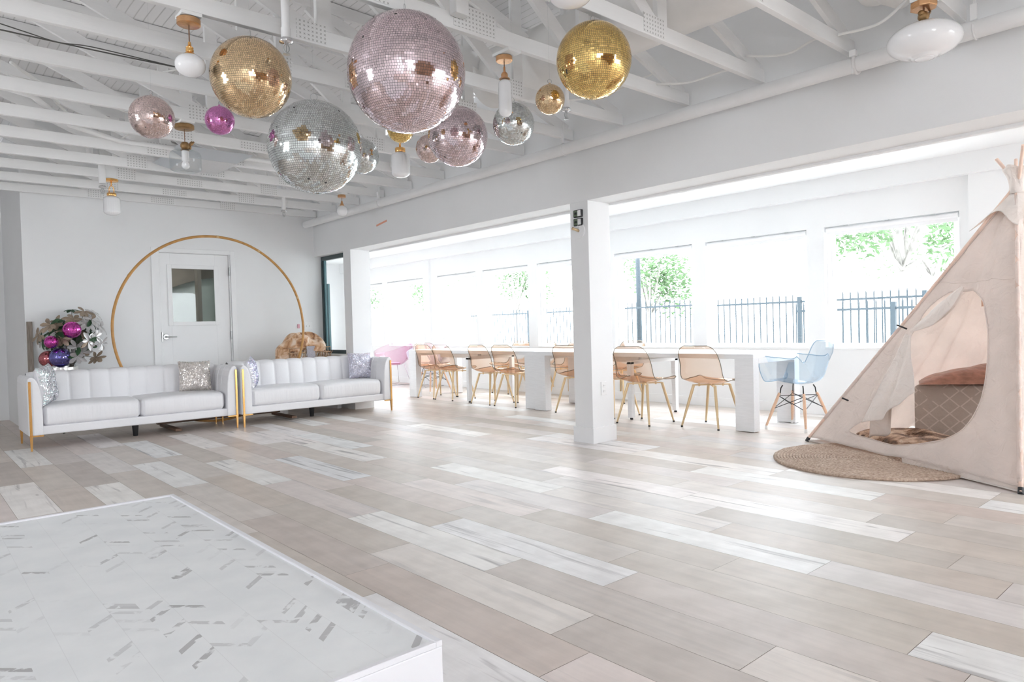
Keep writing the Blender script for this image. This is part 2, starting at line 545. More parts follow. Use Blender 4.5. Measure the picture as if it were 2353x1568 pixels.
def jute_mat():
    m, nt, out = new_mat('braided_jute')
    L = nt.links.new
    tc = N(nt, 'ShaderNodeTexCoord')
    no = N(nt, 'ShaderNodeTexNoise')
    no.inputs['Scale'].default_value = 60
    no.inputs['Detail'].default_value = 5
    L(tc.outputs['Object'], no.inputs['Vector'])
    n2 = N(nt, 'ShaderNodeTexNoise')
    n2.inputs['Scale'].default_value = 4
    L(tc.outputs['Object'], n2.inputs['Vector'])
    ad = N(nt, 'ShaderNodeMath', operation='MULTIPLY_ADD')
    L(no.outputs['Fac'], ad.inputs[0])
    ad.inputs[1].default_value = 0.8
    mm = N(nt, 'ShaderNodeMath', operation='MULTIPLY')
    L(n2.outputs['Fac'], mm.inputs[0])
    mm.inputs[1].default_value = 0.2
    L(mm.outputs[0], ad.inputs[2])
    r = ramp(nt, [(0.3, (0.36, 0.25, 0.19)), (0.5, (0.55, 0.42, 0.33)), (0.68, (0.72, 0.60, 0.50))])
    L(ad.outputs[0], r.inputs[0])
    p = N(nt, 'ShaderNodeBsdfPrincipled')
    p.inputs['Roughness'].default_value = 0.9
    L(r.outputs[0], p.inputs['Base Color'])
    b = N(nt, 'ShaderNodeBump')
    b.inputs['Strength'].default_value = 0.9
    b.inputs['Distance'].default_value = 0.01
    L(no.outputs['Fac'], b.inputs['Height'])
    L(b.outputs[0], p.inputs['Normal'])
    L(p.outputs[0], out.inputs[0])
    return m


M['jute'] = jute_mat()


def sequin_mat(name, stops, seed):
    m, nt, out = new_mat(name)
    L = nt.links.new
    g = N(nt, 'ShaderNodeNewGeometry')
    lw = N(nt, 'ShaderNodeLayerWeight')
    lw.inputs['Blend'].default_value = 0.5
    a = N(nt, 'ShaderNodeMath', operation='MULTIPLY_ADD')
    L(g.outputs['Random Per Island'], a.inputs[0])
    a.inputs[1].default_value = 0.5
    b = N(nt, 'ShaderNodeMath', operation='MULTIPLY')
    L(lw.outputs['Facing'], b.inputs[0])
    b.inputs[1].default_value = 0.6
    L(b.outputs[0], a.inputs[2])
    r = ramp(nt, stops)
    L(a.outputs[0], r.inputs[0])
    p = N(nt, 'ShaderNodeBsdfPrincipled')
    p.inputs['Roughness'].default_value = 0.22
    p.inputs['Metallic'].default_value = 0.5
    L(r.outputs[0], p.inputs['Base Color'])
    L(p.outputs[0], out.inputs[0])
    return m


M['seq_white'] = sequin_mat('pearl_sequins', [(0.1, (0.95, 0.95, 0.97)), (0.35, (0.72, 0.93, 0.93)), (0.6, (0.98, 0.86, 0.88)), (0.85, (0.78, 0.85, 0.98))], 1)
M['seq_gold'] = sequin_mat('champagne_sequins', [(0.1, (0.90, 0.84, 0.80)), (0.45, (0.80, 0.74, 0.71)), (0.65, (0.97, 0.88, 0.74)), (0.85, (0.55, 0.80, 0.80))], 2)
M['seq_lilac'] = sequin_mat('lilac_sequins', [(0.1, (0.80, 0.80, 0.90)), (0.45, (0.70, 0.70, 0.84)), (0.65, (0.93, 0.78, 0.86)), (0.85, (0.97, 0.90, 0.75))], 3)
M['seq_viol'] = sequin_mat('blue_violet_sequins', [(0.1, (0.93, 0.93, 0.98)), (0.4, (0.75, 0.85, 0.98)), (0.6, (0.80, 0.55, 0.92)), (0.85, (0.60, 0.85, 0.97))], 4)
M['satin'] = pbr('satin_cushion', (0.80, 0.79, 0.82), 0.4, var=0.02)
M['satin_lilac'] = pbr('lilac_satin_cushion', (0.62, 0.62, 0.72), 0.35, var=0.06, vscale=20)
M['satin_taupe'] = pbr('taupe_satin_cushion', (0.70, 0.655, 0.63), 0.35, var=0.06, vscale=20)


def quilt_mat():
    m, nt, out = new_mat('grey_diamond_quilt')
    L = nt.links.new
    tc = N(nt, 'ShaderNodeTexCoord')
    sp = N(nt, 'ShaderNodeSeparateXYZ')
    L(tc.outputs['Object'], sp.inputs[0])

    def math_(op, a, b=None):
        n = N(nt, 'ShaderNodeMath', operation=op)
        for i, v in enumerate((a, b)):
            if v is None:
                continue
            if isinstance(v, (int, float)):
                n.inputs[i].default_value = v
            else:
                L(v, n.inputs[i])
        return n.outputs[0]
    pz = math_('PINGPONG', sp.outputs['Z'], 0.062)
    a = math_('PINGPONG', math_('ADD', sp.outputs['Y'], pz), 0.068)
    b = math_('PINGPONG', math_('SUBTRACT', sp.outputs['Y'], pz), 0.068)
    la = math_('LESS_THAN', a, 0.0065)
    lb = math_('LESS_THAN', b, 0.0065)
    ln = math_('MAXIMUM', la, lb)
    ch = N(nt, 'ShaderNodeTexNoise')
    ch.inputs['Scale'].default_value = 6
    L(tc.outputs['Object'], ch.inputs['Vector'])
    keep = math_('GREATER_THAN', ch.outputs['Fac'], 0.40)
    amt = math_('MULTIPLY', math_('MULTIPLY', ln, keep), 0.75)
    mx = N(nt, 'ShaderNodeMix', data_type='RGBA')
    L(amt, mx.inputs[0])
    mx.inputs[6].default_value = (0.56, 0.52, 0.485, 1)
    mx.inputs[7].default_value = (0.80, 0.76, 0.73, 1)
    p = N(nt, 'ShaderNodeBsdfPrincipled')
    p.inputs['Roughness'].default_value = 0.9
    L(mx.outputs[2], p.inputs['Base Color'])
    nb = N(nt, 'ShaderNodeTexNoise')
    nb.inputs['Scale'].default_value = 10
    nb.inputs['Detail'].default_value = 5
    L(tc.outputs['Object'], nb.inputs['Vector'])
    bm_ = N(nt, 'ShaderNodeBump')
    bm_.inputs['Strength'].default_value = 0.6
    bm_.inputs['Distance'].default_value = 0.03
    L(nb.outputs['Fac'], bm_.inputs['Height'])
    L(bm_.outputs[0], p.inputs['Normal'])
    L(p.outputs[0], out.inputs[0])
    return m


M['quilt'] = quilt_mat()


# ------------------------------------------------------------------ mesh helpers
class MB:
    def __init__(self):
        self.v = []
        self.f = []

    def add(self, vs, fs):
        n = len(self.v)
        self.v += [tuple(v) for v in vs]
        self.f += [tuple(i + n for i in f) for f in fs]
        return self

    def box(self, x0, y0, z0, x1, y1, z1):
        vs = [(x, y, z) for z in (z0, z1) for y in (y0, y1) for x in (x0, x1)]
        return self.add(vs, [(0, 2, 3, 1), (4, 5, 7, 6), (0, 1, 5, 4), (2, 6, 7, 3), (0, 4, 6, 2), (1, 3, 7, 5)])

    def obox(self, c, s, R):
        vs = []
        for z in (-.5, .5):
            for y in (-.5, .5):
                for x in (-.5, .5):
                    vs.append(Vector(c) + R @ Vector((x * s[0], y * s[1], z * s[2])))
        return self.add(vs, [(0, 2, 3, 1), (4, 5, 7, 6), (0, 1, 5, 4), (2, 6, 7, 3), (0, 4, 6, 2), (1, 3, 7, 5)])

    def bar(self, a, b, w, d, up=(0, 1, 0)):
        """rectangular bar from a to b, w wide along `side`, d along `up`"""
        a = Vector(a)
        b = Vector(b)
        t = (b - a).normalized()
        u = Vector(up)
        u = (u - t * u.dot(t)).normalized()
        s = t.cross(u)
        R = Matrix((s, u, t)).transposed()
        return self.obox((a + b) / 2, (w, d, (b - a).length), R)

    def tube(self, pts, r, seg=8, closed=False, caps=True):
        pts = [Vector(p) for p in pts]
        n = len(pts)
        rr = r if isinstance(r, (list, tuple)) else [r] * n
        rings = []
        prev = None
        for i, p in enumerate(pts):
            if closed:
                t = pts[(i + 1) % n] - pts[i - 1]
            else:
                t = pts[min(i + 1, n - 1)] - pts[max(i - 1, 0)]
            t.normalize()
            if prev is None:
                u = Vector((0, 0, 1)) if abs(t.z) < .9 else Vector((1, 0, 0))
            else:
                u = prev
            u = (u - t * u.dot(t)).normalized()
            prev = u
            s = t.cross(u)
            rings.append([p + (u * math.cos(2 * PI * k / seg) + s * math.sin(2 * PI * k / seg)) * rr[i] for k in range(seg)])
        vs = [v for ring in rings for v in ring]
        fs = []
        m = n if closed else n - 1
        for i in range(m):
            for k in range(seg):
                a = i * seg + k
                b = i * seg + (k + 1) % seg
                c = ((i + 1) % n) * seg + (k + 1) % seg
                d = ((i + 1) % n) * seg + k
                fs.append((a, b, c, d))
        if caps and not closed:
            fs.append(tuple(range(seg))[::-1])
            fs.append(tuple((n - 1) * seg + k for k in range(seg)))
        return self.add(vs, fs)

    def lathe(self, prof, seg=32, c=(0, 0, 0), ribs=0, amp=0.0):
        """prof: list of (r, z) from bottom to top"""
        vs = []
        fs = []
        for (r, z) in prof:
            for k in range(seg):
                a = 2 * PI * k / seg
                q = r * (1 + (amp * math.cos(ribs * a) if ribs else 0))
                vs.append((c[0] + q * math.cos(a), c[1] + q * math.sin(a), c[2] + z))
        for i in range(len(prof) - 1):
            for k in range(seg):
                fs.append((i * seg + k, i * seg + (k + 1) % seg, (i + 1) * seg + (k + 1) % seg, (i + 1) * seg + k))
        if prof[0][0] > 1e-4:
            fs.append(tuple(range(seg))[::-1])
        if prof[-1][0] > 1e-4:
            fs.append(tuple((len(prof) - 1) * seg + k for k in range(seg)))
        return self.add(vs, fs)

    def grid(self, fn, nu, nv, flip=False):
        vs = [fn(i / nu, j / nv) for j in range(nv + 1) for i in range(nu + 1)]
        fs = []
        for j in range(nv):
            for i in range(nu):
                a = j * (nu + 1) + i
                q = (a, a + 1, a + nu + 2, a + nu + 1)
                fs.append(q[::-1] if flip else q)
        return self.add(vs, fs)

    def prism(self, poly, y0, y1):
        """extrude an XZ polygon along Y"""
        n = len(poly)
        vs = [(x, y0, z) for x, z in poly] + [(x, y1, z) for x, z in poly]
        fs = [tuple(range(n)), tuple(range(2 * n - 1, n - 1, -1))]
        for i in range(n):
            j = (i + 1) % n
            fs.append((i, i + n, j + n, j))
        return self.add(vs, fs)

    def build(self, name, mat, parent=None, smooth=False, bevel=0.0, seg=2, sub=0, solid=0.0, angle=None, fix=True):
        me = bpy.data.meshes.new(name)
        me.from_pydata(self.v, [], self.f)
        me.update()
        if fix:
            bm = bmesh.new()
            bm.from_mesh(me)
            bmesh.ops.recalc_face_normals(bm, faces=bm.faces)
            bm.to_mesh(me)
            bm.free()
        me.materials.append(mat)
        if smooth:
            me.polygons.foreach_set('use_smooth', [True] * len(me.polygons))
        o = bpy.data.objects.new(name, me)
        COL.objects.link(o)
        if parent:
            o.parent = parent
        if solid:
            s = o.modifiers.new('solid', 'SOLIDIFY')
            s.thickness = solid
            s.offset = 0
        if bevel:
            b = o.modifiers.new('bevel', 'BEVEL')
            b.width = bevel
            b.segments = seg
            b.limit_method = 'ANGLE'
            b.angle_limit = math.radians(40)
        if sub:
            s = o.modifiers.new('sub', 'SUBSURF')
            s.levels = sub
            s.render_levels = sub
        if angle:
            try:
                me.set_sharp_from_angle(angle=math.radians(angle))
            except Exception:
                pass
        return o


def thing(name, label, cat, loc=(0, 0, 0), rz=0.0, group=None):
    o = bpy.data.objects.new(name, None)
    COL.objects.link(o)
    o.location = loc
    o.rotation_euler = (0, 0, rz)
    o['label'] = label
    o['category'] = cat
    if group:
        o['group'] = group
    return o


def tag(o, label, cat, group=None, kind=None):
    o['label'] = label
    o['category'] = cat
    if group:
        o['group'] = group
    if kind:
        o['kind'] = kind
    return o


def struct(o):
    o['kind'] = 'structure'
    return o


def copy_tree(o, parent=None):
    c = o.copy()
    COL.objects.link(c)
    c.parent = parent
    for ch in list(o.children):
        copy_tree(ch, c)
    return c


def dup(root, loc, rz, label, group=None):
    c = copy_tree(root)
    c.location = loc
    c.rotation_euler = (0, 0, rz)
    c['label'] = label
    if group:
        c['group'] = group
    return c

# ------------------------------------------------------------------ room shell
XH0, XH1 = 4.58, 4.87      # the beam wall between the hall and the window room
YB = 9.49                  # back wall
XF = 7.55                  # window wall
ZC = 2.696                  # underside of the truss chords


def roof_z(x):
    return 3.44 + 0.03 * (4.6 - x) if x > 0.3 else 3.569 - 0.03 * (0.3 - x)


# floor planks, each a quad with its own tone value
WHITE = [(1.69, 1.99), (2.11, 2.16), (2.69, 1.94), (3.33, 1.3), (1.45, 5.45), (1.0, 5.15), (0.57, 5.63), (0.75, 7.05), (1.67, 6.95),
         (2.12, 7.09), (1.82, 5.02), (2.27, 4.72), (2.75, 5.34), (2.44, 6.69), (3.03, 7.03), (2.96, 4.15), (2.49, 2.92),
         (4.24, 1.09), (2.32, 0.66), (4.01, 5.76), (2.94, 6.44), (2.71, 6.72), (3.78, 7.13), (1.30, 2.2), (0.85, 3.4)]
LIGHT = [(2.67, 0.84), (1.92, 1.05), (1.50, 1.35), (2.45, 3.61), (2.75, 3.35), (1.62, 2.56), (2.86, 2.9), (3.1, 2.4), (3.55, 2.2)]
DARK = [(1.9, 1.8), (2.35, 1.5), (2.55, 1.2), (1.5, 2.3), (3.0, 1.7), (1.75, 3.4), (1.5, 3.6), (2.05, 3.6), (0.9, 8.2), (3.2, 0.5)]
ENDS = {0: 1.521, 1: 1.702, 2: 1.127, 3: 1.864, 4: 0.818, 5: 1.658, 6: 1.355, 7: 0.75, 8: 0.981, 9: 1.251}


def make_floor():
    PW, PL = 0.2286, 1.219
    vs, fs, tones = [], [], []
    r = random.Random(11)
    for row in range(-25, 28):
        x0 = 1.410 + row * PW
        x1 = x0 + PW
        end = ENDS.get(row, r.uniform(0, PL))
        k = -6
        while end + k * PL < 14.3:
            y0, y1 = end + k * PL, end + (k + 1) * PL
            k += 1
            if y1 < -4.2:
                continue
            t = r.choice([0.05, 0.15, 0.25, 0.35, 0.45, 0.3, 0.5, 0.55, 0.65, 0.98]) + r.uniform(-.04, .04)
            for lst, val in ((WHITE, 0.97), (LIGHT, 0.68), (DARK, 0.2)):
                for (px, py) in lst:
                    if x0 <= px * 1.056 < x1 and y0 <= py * 1.056 < y1:
                        t = val
            g = 0.0009
            n = len(vs)
            a, b = max(x0, -3.3) + g, min(x1, XF) - g
            if b <= a:
                continue
            vs += [(a, y0 + g, 0), (b, y0 + g, 0), (b, y1 - g, 0), (a, y1 - g, 0)]
            fs.append((n, n + 1, n + 2, n + 3))
            tones.append((min(1, max(0, t)), r.random(), r.random(), 1))
    me = bpy.data.meshes.new('floor')
    me.from_pydata(vs, [], fs)
    ca = me.color_attributes.new('tone', 'FLOAT_COLOR', 'CORNER')
    flat = []
    for t in tones:
        flat += list(t) * 4
    ca.data.foreach_set('color', flat)
    me.materials.append(M['floor'])
    o = bpy.data.objects.new('floor', me)
    COL.objects.link(o)
    struct(o)
    sub = MB().box(-3.4, -4.3, -0.12, XF + .1, 14.4, -0.0015).build('subfloor', M['grey_wood'], o)
    return o


make_floor()

# back wall with the door opening and the alcove to its left
b = MB()
b.box(1.08, YB, 0, 2.485, YB + .14, 3.6)
b.box(3.372, YB, 0, 4.76, YB + .14, 3.6)
b.box(2.485, YB, 2.131, 3.372, YB + .14, 3.6)
b.box(1.08, YB + .14, 0, 1.22, 11.38, 3.6)
struct(b.build('wall_back', M['wall']))
b = MB().box(-3.3, 11.38, 0, 1.3, 11.52, 3.6)
struct(b.build('wall_alcove', M['wall']))
# beam wall: post, column, beam, low wall under the inner window, strip above the pipe
b = MB()
b.box(XH0, -4.1, 2.148, XH1, 9.49, 3.45)
b.box(XH0, 8.42, 0, XH1, 8.62, 2.148)
b.box(XH0 + .03, 8.62, 0, XH0 + .18, YB, 0.74)
struct(b.build('wall_middle', M['wall']))
b = MB().box(XH0, 4.145, 0, XH1, 4.36, 2.148)
struct(b.build('wall_column', M['wall'], bevel=0.004))
b = MB()
b.box(XH0 - .013, 4.132, 0, XH1 + .013, 4.373, 0.14)
struct(b.build('baseboard_column', M['trim'], bevel=0.003))
# window wall with eight window openings
WIN = [(12.58, 13.50), (11.06, 12.38), (9.48, 10.63), (8.15, 9.29), (6.66, 7.94), (5.09, 6.367), (3.613, 4.90), (2.138, 3.42)]
Z0, Z1 = 0.738, 2.035
b = MB()
b.box(XF, -4.1, 0, XF + .16, 14.3, Z0)
b.box(XF, -4.1, Z1, XF + .16, 14.3, 2.6)
edges = sorted(WIN)
ys = [-4.1]
for (a, c) in edges:
    ys += [a, c]
ys.append(14.3)
for i in range(0, len(ys), 2):
    b.box(XF, ys[i], Z0, XF + .16, ys[i + 1], Z1)
struct(b.build('wall_windows', M['wall']))
struct(MB().box(XF - .045, 10.84, 0.0, XF, 11.03, 2.355).build('trim_1', M['wall']))
struct(MB().box(XF - .045, -4.1, 0.0, XF, 2.05, 2.355).build('trim_2', M['wall']))
struct(MB().box(XF - .10, -4.1, 2.355, XF, 14.3, 2.55).build('trim_3', M['wall']))
struct(MB().box(XH1, -4.1, 2.13, XH1 + .05, 14.3, 2.55).build('trim_4', M['wall']))
struct(MB().box(XH1 - .001, -4.1, 2.55, XF + .2, 14.3, 2.67).build('ceiling_window_room', M['wall']))
struct(MB().box(4.6, 14.2, 0, XF + .1, 14.34, 2.6).build('wall_far_end', M['wall']))
struct(MB().box(4.58, 9.63, 0, 4.74, 14.3, 2.6).build('wall_far_left', M['wall']))
struct(MB().box(XF - .015, -4.1, 0, XF, 14.2, 0.112).build('baseboard_windows', M['trim'], bevel=0.003))
b = MB()
b.box(1.08, YB - .014, 0, 2.40, YB, 0.11)
b.box(3.43, YB - .014, 0, 4.6, YB, 0.11)
struct(b.build('baseboard_back', M['trim'], bevel=0.003))
# hall walls behind and beside the camera, with daylight openings
b = MB()
b.box(-3.34, -4.1, 0, -3.2, 4.2, 3.6)
b.box(-3.34, 5.4, 0, -3.2, 11.5, 3.6)
b.box(-3.34, 4.2, 0, -3.2, 5.4, 0.9)
b.box(-3.34, 4.2, 2.4, -3.2, 5.4, 3.6)
struct(b.build('wall_left', M['wall']))
b = MB()
b.box(-3.3, -4.25, 0, -2.4, -4.1, 3.6)
b.box(-2.4, -4.25, 2.5, -0.3, -4.1, 3.6)
b.box(-2.4, -4.25, 0, -0.3, -4.1, 0.8)
b.box(-0.3, -4.25, 0, 4.9, -4.1, 3.6)
b.box(4.9, -4.25, 2.4, XF, -4.1, 2.6)
b.box(4.9, -4.25, 0, XF, -4.1, 0.5)
struct(b.build('wall_rear', M['wall']))
struct(MB().box(-0.1, -4.1, 0, 4.5, -3.9, 2.5).build('trim_reflection_panel', M['walnut']))  # unseen brown panel, added to give the mirror balls dark reflections

# grooved roof deck, two slopes
b = MB()
for (x0, x1) in ((0.3, 4.75), (-3.4, 0.3)):
    z0, z1 = roof_z(x0 + 1e-4 if x0 == 0.3 else x0) + .09, roof_z(x1) + .09
    b.add([(x0, -4.2, z0), (x1, -4.2, z1), (x1, 11.5, z1), (x0, 11.5, z0), (x0, -4.2, z0 + .08), (x1, -4.2, z1 + .08), (x1, 11.5, z1 + .08), (x0, 11.5, z0 + .08)],
          [(0, 1, 2, 3), (4, 7, 6, 5), (0, 4, 5, 1), (3, 2, 6, 7), (1, 5, 6, 2), (0, 3, 7, 4)])
struct(b.build('ceiling', M['deck']))

# ------------------------------------------------------------------ roof trusses
TY = [9.338, 8.747, 8.102, 7.485, 6.867, 6.222, 5.589, 4.919, 4.279, 3.71, 3.066, 2.455, 1.85, 1.24, 0.62]
ORD = ['nearest the back wall', 'second out from the back wall', 'third out from the back wall', 'fourth out from the back wall',
       'fifth out from the back wall', 'sixth out from the back wall', 'seventh out from the back wall', 'eighth out from the back wall',
       'ninth out from the back wall', 'tenth out from the back wall', 'eleventh out, with the largest punched plate',
       'just behind the bright gold mirror ball', 'with a stamped plate right of the bright gold ball', 'passing above the opal disc pendant', 'overhead at the very top edge']


def plate_mesh(x0, x1, z0, z1, y):
    return MB().box(x0, y - .003, z0, x1, y, z1)


def make_truss(y, i):
    t = thing('roof_truss', 'white timber roof truss, ' + ORD[i], 'truss', (0, y, 0), 0, 'white roof trusses across the hall')
    MB().box(-3.3, 0, ZC, 4.56, .038, ZC + .089).build('bottom_chord', M['beam'], t, bevel=0.002, seg=1)
    m = MB()
    m.bar((0.3, .019, roof_z(0.3) + .04), (4.56, .019, roof_z(4.56) + .035), .089, .038)
    m.bar((0.3, .019, roof_z(0.3) + .04), (-3.3, .019, roof_z(-3.3) + .04), .089, .038)
    m.build('top_chord', M['beam'], t)
    webs = [((1.90, ZC + .09), (1.90, roof_z(1.9))), ((3.40, ZC + .09), (3.40, roof_z(3.4))), ((3.32, ZC + .08), (2.40, roof_z(2.4))),
            ((4.50, ZC + .08), (2.45, roof_z(2.45))), ((1.80, ZC + .08), (0.0, roof_z(0))), ((-1.2, ZC + .08), (-1.9, roof_z(-1.9)))]
    for wi, (a, c) in enumerate(webs):
        MB().bar((a[0], .019, a[1]), (c[0], .019, c[1]), .089, .035 - .0024 * wi).build('web_member', M['beam'], t)
    sh = (i * 37 % 11 - 5) * 0.006
    big = i == 12 or i == 11
    plates = [(1.74 + sh, 1.92 + sh, ZC + .01, ZC + .115), (3.25 + sh, 3.44 + sh, ZC + .01, ZC + .12), (2.36 - sh, 2.62 - sh, ZC + .012, ZC + .082)]
    if i == 10:
        plates[2] = (2.34, 2.64, ZC + .02, ZC + .15)
    for (a, c, e, g) in plates:
        p = plate_mesh(a, c, e, g, 0).build('nail_plate', M['punched'], t)
    return t


for i, y in enumerate(TY):
    make_truss(y, i)

# ------------------------------------------------------------------ services on the ceiling
pz = 2.601
b = MB().tube([(4.45, -3.5, pz), (4.45, 9.47, pz)], .048, 20)
pp = b.build('main_sprinkler_pipe', M['pipe'], smooth=True, angle=40)
tag(pp, 'thick white pipe running along the top of the beam wall', 'pipe')


def clamp(y, kind, label):
    t = thing('pipe_hanger', label, 'pipe clamp', (4.45, y, pz), 0, 'hangers on the thick white pipe')
    if kind == 'ring':
        MB().tube([(0.054 * math.cos(a), 0, 0.054 * math.sin(a)) for a in [2 * PI * k / 24 for k in range(24)]], .010, 8, closed=True).build('ring', M['pipe'], t, smooth=True)
        MB().box(-.06, -.02, .035, -.03, .02, .075).build('bolt_ear', M['pipe'], t, bevel=.004)
        MB().box(-.062, -.006, -.07, -.045, .006, -.035).build('screw', M['pipe'], t, bevel=.002)
    else:
        MB().tube([(0.051 * math.cos(a), 0, 0.051 * math.sin(a)) for a in [PI * .12 - PI * 1.24 * k / 20 for k in range(21)]], .006, 8).build('strap', M['pipe'], t, smooth=True)
        MB().tube([(-.01, 0, .05), (-.01, 0, .24)], .006, 8).build('threaded_rod', M['pipe'], t)
        MB().box(-.035, -.017, .045, -.02, .017, .13).build('side_bracket', M['pipe'], t, bevel=.002)


clamp(1.797, 'ring', 'white bolted ring clamp on the thick pipe left of the opal disc pendant')
clamp(1.17, 'strap', 'white strap hanger on the thick pipe, right of the opal disc pendant')
clamp(4.28, 'strap', 'white strap hanger on the thick pipe above the square column')
clamp(7.40, 'strap', 'white strap hanger on the thick pipe, farthest along toward the back wall')


def sprinkler(x, y, ztop, zhead, label, elbow=False):
    t = thing('fire_sprinkler', label, 'sprinkler', (x, y, zhead), 0, 'fire sprinklers under the trusses')
    r = .021 if not elbow else .03
    if elbow:
        MB().tube([(-.09, 0.07, 1.11), (-.09, 0.06, .36), (-.06, .05, .30), (-.02, .01, .30), (0, 0, .27), (0, 0, .07)], .032, 14).build('drop_pipe', M['pipe'], t, smooth=True, angle=40)
    else:
        MB().tube([(0, 0, ztop - zhead), (0, 0, .045)], r, 14).build('drop_pipe', M['pipe'], t, smooth=True, angle=40)
        MB().tube([(0, 0, .10), (0, 0, .045)], r + .004, 14).build('coupling', M['pipe'], t, smooth=True, angle=40)
    MB().lathe([(.012, .02), (.036, .028), (.036, .034), (.03, .046), (.012, .05)], 20).build('escutcheon', M['chrome'], t, smooth=True)
    h = MB()
    for s in (-1, 1):
        h.tube([(s * .006, 0, .02), (s * .015, 0, .005), (s * .015, 0, -.012), (s * .004, 0, -.028)], .0035, 6)
    h.tube([(0, 0, .02), (0, 0, -.028)], .0025, 6)
    h.build('head_frame', M['nickel'], t)
    MB().lathe([(.001, -.036), (.018, -.034), (.018, -.031), (.001, -.029)], 14).build('deflector', M['nickel'], t)


sprinkler(1.555, 3.46, 3.6, 2.47, 'fire sprinkler on long white drop pipe beside the champagne gold ball')
sprinkler(1.575, 7.86, 2.8, 2.46, 'fire sprinkler on bent white pipe beside the capsule pendant near the back wall', True)
sprinkler(3.56, 8.15, 2.9, 2.44, 'fire sprinkler below the large silver ball, near the back wall')
sprinkler(3.58, 3.42, 3.47, 2.48, 'fire sprinkler on white drop pipe under the bright gold ball')

# round ducts above the chords
b = MB().tube([(3.72, 0.2, 3.02), (3.72, 4.4, 3.02)], .22, 32)
tag(b.build('round_duct', M['duct'], smooth=True, angle=40), 'large straight white round duct above the trusses, right side', 'duct')
flexpts = [(4.12, 0.5, 3.12), (4.18, 0.9, 3.0), (4.24, 1.25, 2.92), (4.32, 1.50, 2.92), (4.36, 1.66, 3.0), (4.38, 1.7, 3.1)]
fp = []
for i in range(len(flexpts) - 1):
    for k in range(8):
        a = Vector(flexpts[i]).lerp(Vector(flexpts[i + 1]), k / 8)
        fp.append(a)
b = MB().tube(fp, [.15 * (1 + .10 * math.sin(i * 1.1) + .05 * math.sin(i * 2.7)) for i in range(len(fp))], 24)
tag(b.build('flexible_duct', M['duct'], smooth=True), 'crumpled white flexible duct bend behind the opal disc pendant', 'duct')
b = MB().tube([(2.9 + .02 * k, 6.6 + .09 * k, 3.0 + .015 * math.sin(k)) for k in range(16)], [.13 * (1 + .07 * math.sin(k * 1.9)) for k in range(16)], 20)
tag(b.build('flexible_duct', M['duct'], smooth=True), 'white flexible duct above the trusses behind the large silver ball', 'duct')
# ceiling cassette diffuser
t = thing('air_diffuser', 'square grey perforated air diffuser set between trusses beside the clear glass pendant', 'air vent', (2.28, 7.06, 2.69))
m = MB()
m.add([(-.34, -.42, 0.02), (.34, -.42, .02), (.34, .42, .02), (-.34, .42, .02), (-.22, -.28, -.05), (.22, -.28, -.05), (.22, .28, -.05), (-.22, .28, -.05)],
      [(0, 1, 5, 4), (1, 2, 6, 5), (2, 3, 7, 6), (3, 0, 4, 7), (0, 3, 2, 1)])
m.build('frame', pbr('grey_diffuser_metal', (0.58, 0.61, 0.64), 0.35, metal=0.3, bump=0.2, bscale=300), t)
MB().box(-.22, -.28, -.052, .22, .28, -.046).build('perforated_face', pbr('perforated_grille', (0.66, 0.66, 0.67), 0.5, var=0.1, vscale=220), t)


def cable(name, pts, r, mat, label):
    sp = []
    n = len(pts)
    P = [Vector(p) for p in pts]
    for i in range(n - 1):
        p0, p1, p2, p3 = P[max(i - 1, 0)], P[i], P[i + 1], P[min(i + 2, n - 1)]
        for k in range(8):
            s = k / 8
            sp.append(0.5 * ((2 * p1) + (-p0 + p2) * s + (2 * p0 - 5 * p1 + 4 * p2 - p3) * s * s + (-p0 + 3 * p1 - 3 * p2 + p3) * s ** 3))
    sp.append(P[-1])
    return tag(MB().tube(sp, r, 8).build(name, mat, smooth=True), label, 'cable')


ct = ZC + .10
cable('power_cable', [(0.28, 4.86, 2.80), (0.42, 4.90, ct + .02), (0.62, 4.90, 2.79), (0.78, 4.90, 2.77), (0.95, 4.93, ct), (1.25, 4.95, ct), (1.5, 4.97, ct)], .0035, M['wire_dark'], 'dark grey cable looping along the top of a truss at the left')
cable('power_cable', [(0.2, 4.93, ct - .01), (0.6, 4.94, ct - .01), (1.1, 4.95, ct - .01), (1.45, 4.97, ct)], .0045, M['wire_dark'], 'thick dark cable lying flat on the truss chord at the left')
cable('power_cable', [(1.25, 5.15, 2.72), (1.5, 5.0, 2.80), (1.75, 4.9, 2.80), (1.95, 4.86, ct)], .006, M['wire_white'], 'white cable arching behind the small blush mirror ball')
cable('power_cable', [(3.62, 3.9, 2.70), (3.75, 3.6, 2.66), (3.9, 3.35, 2.66), (4.15, 3.1, ct)], .007, M['wire_white'], 'white cable sagging between trusses under the bright gold ball')
cable('power_cable', [(4.15, 3.08, 2.72), (4.22, 2.85, 2.68), (4.25, 2.62, 2.69), (4.40, 2.47, 2.74)], .008, M['wire_white'], 'white cable sagging between trusses, second from the beam corner')
cable('power_cable', [(4.30, 2.45, 2.76), (4.36, 2.2, 2.71), (4.33, 2.0, 2.73), (4.40, 1.86, 2.76)], .008, M['wire_white'], 'white cable sagging between trusses left of the flexible duct')
cable('power_cable', [(4.3, 1.84, 2.70), (4.28, 1.6, 2.68), (4.18, 1.4, 2.73), (4.15, 1.26, 2.78)], .008, M['wire_white'], 'white cable under the flexible duct behind the opal disc pendant')
cable('power_cable', [(1.20, 7.48, ct + .01), (1.3, 7.0, 2.67), (1.45, 6.9, 2.70), (1.6, 6.87, ct)], .006, M['wire_white'], 'white cable drooping between trusses above the capsule pendant')
cable('power_cable', [(0.55, 5.62, 2.76), (1.0, 5.66, 2.72), (1.5, 5.9, 2.70), (1.9, 5.6, ct)], .005, M['wire_white'], 'thin white cable strung below the left trusses')
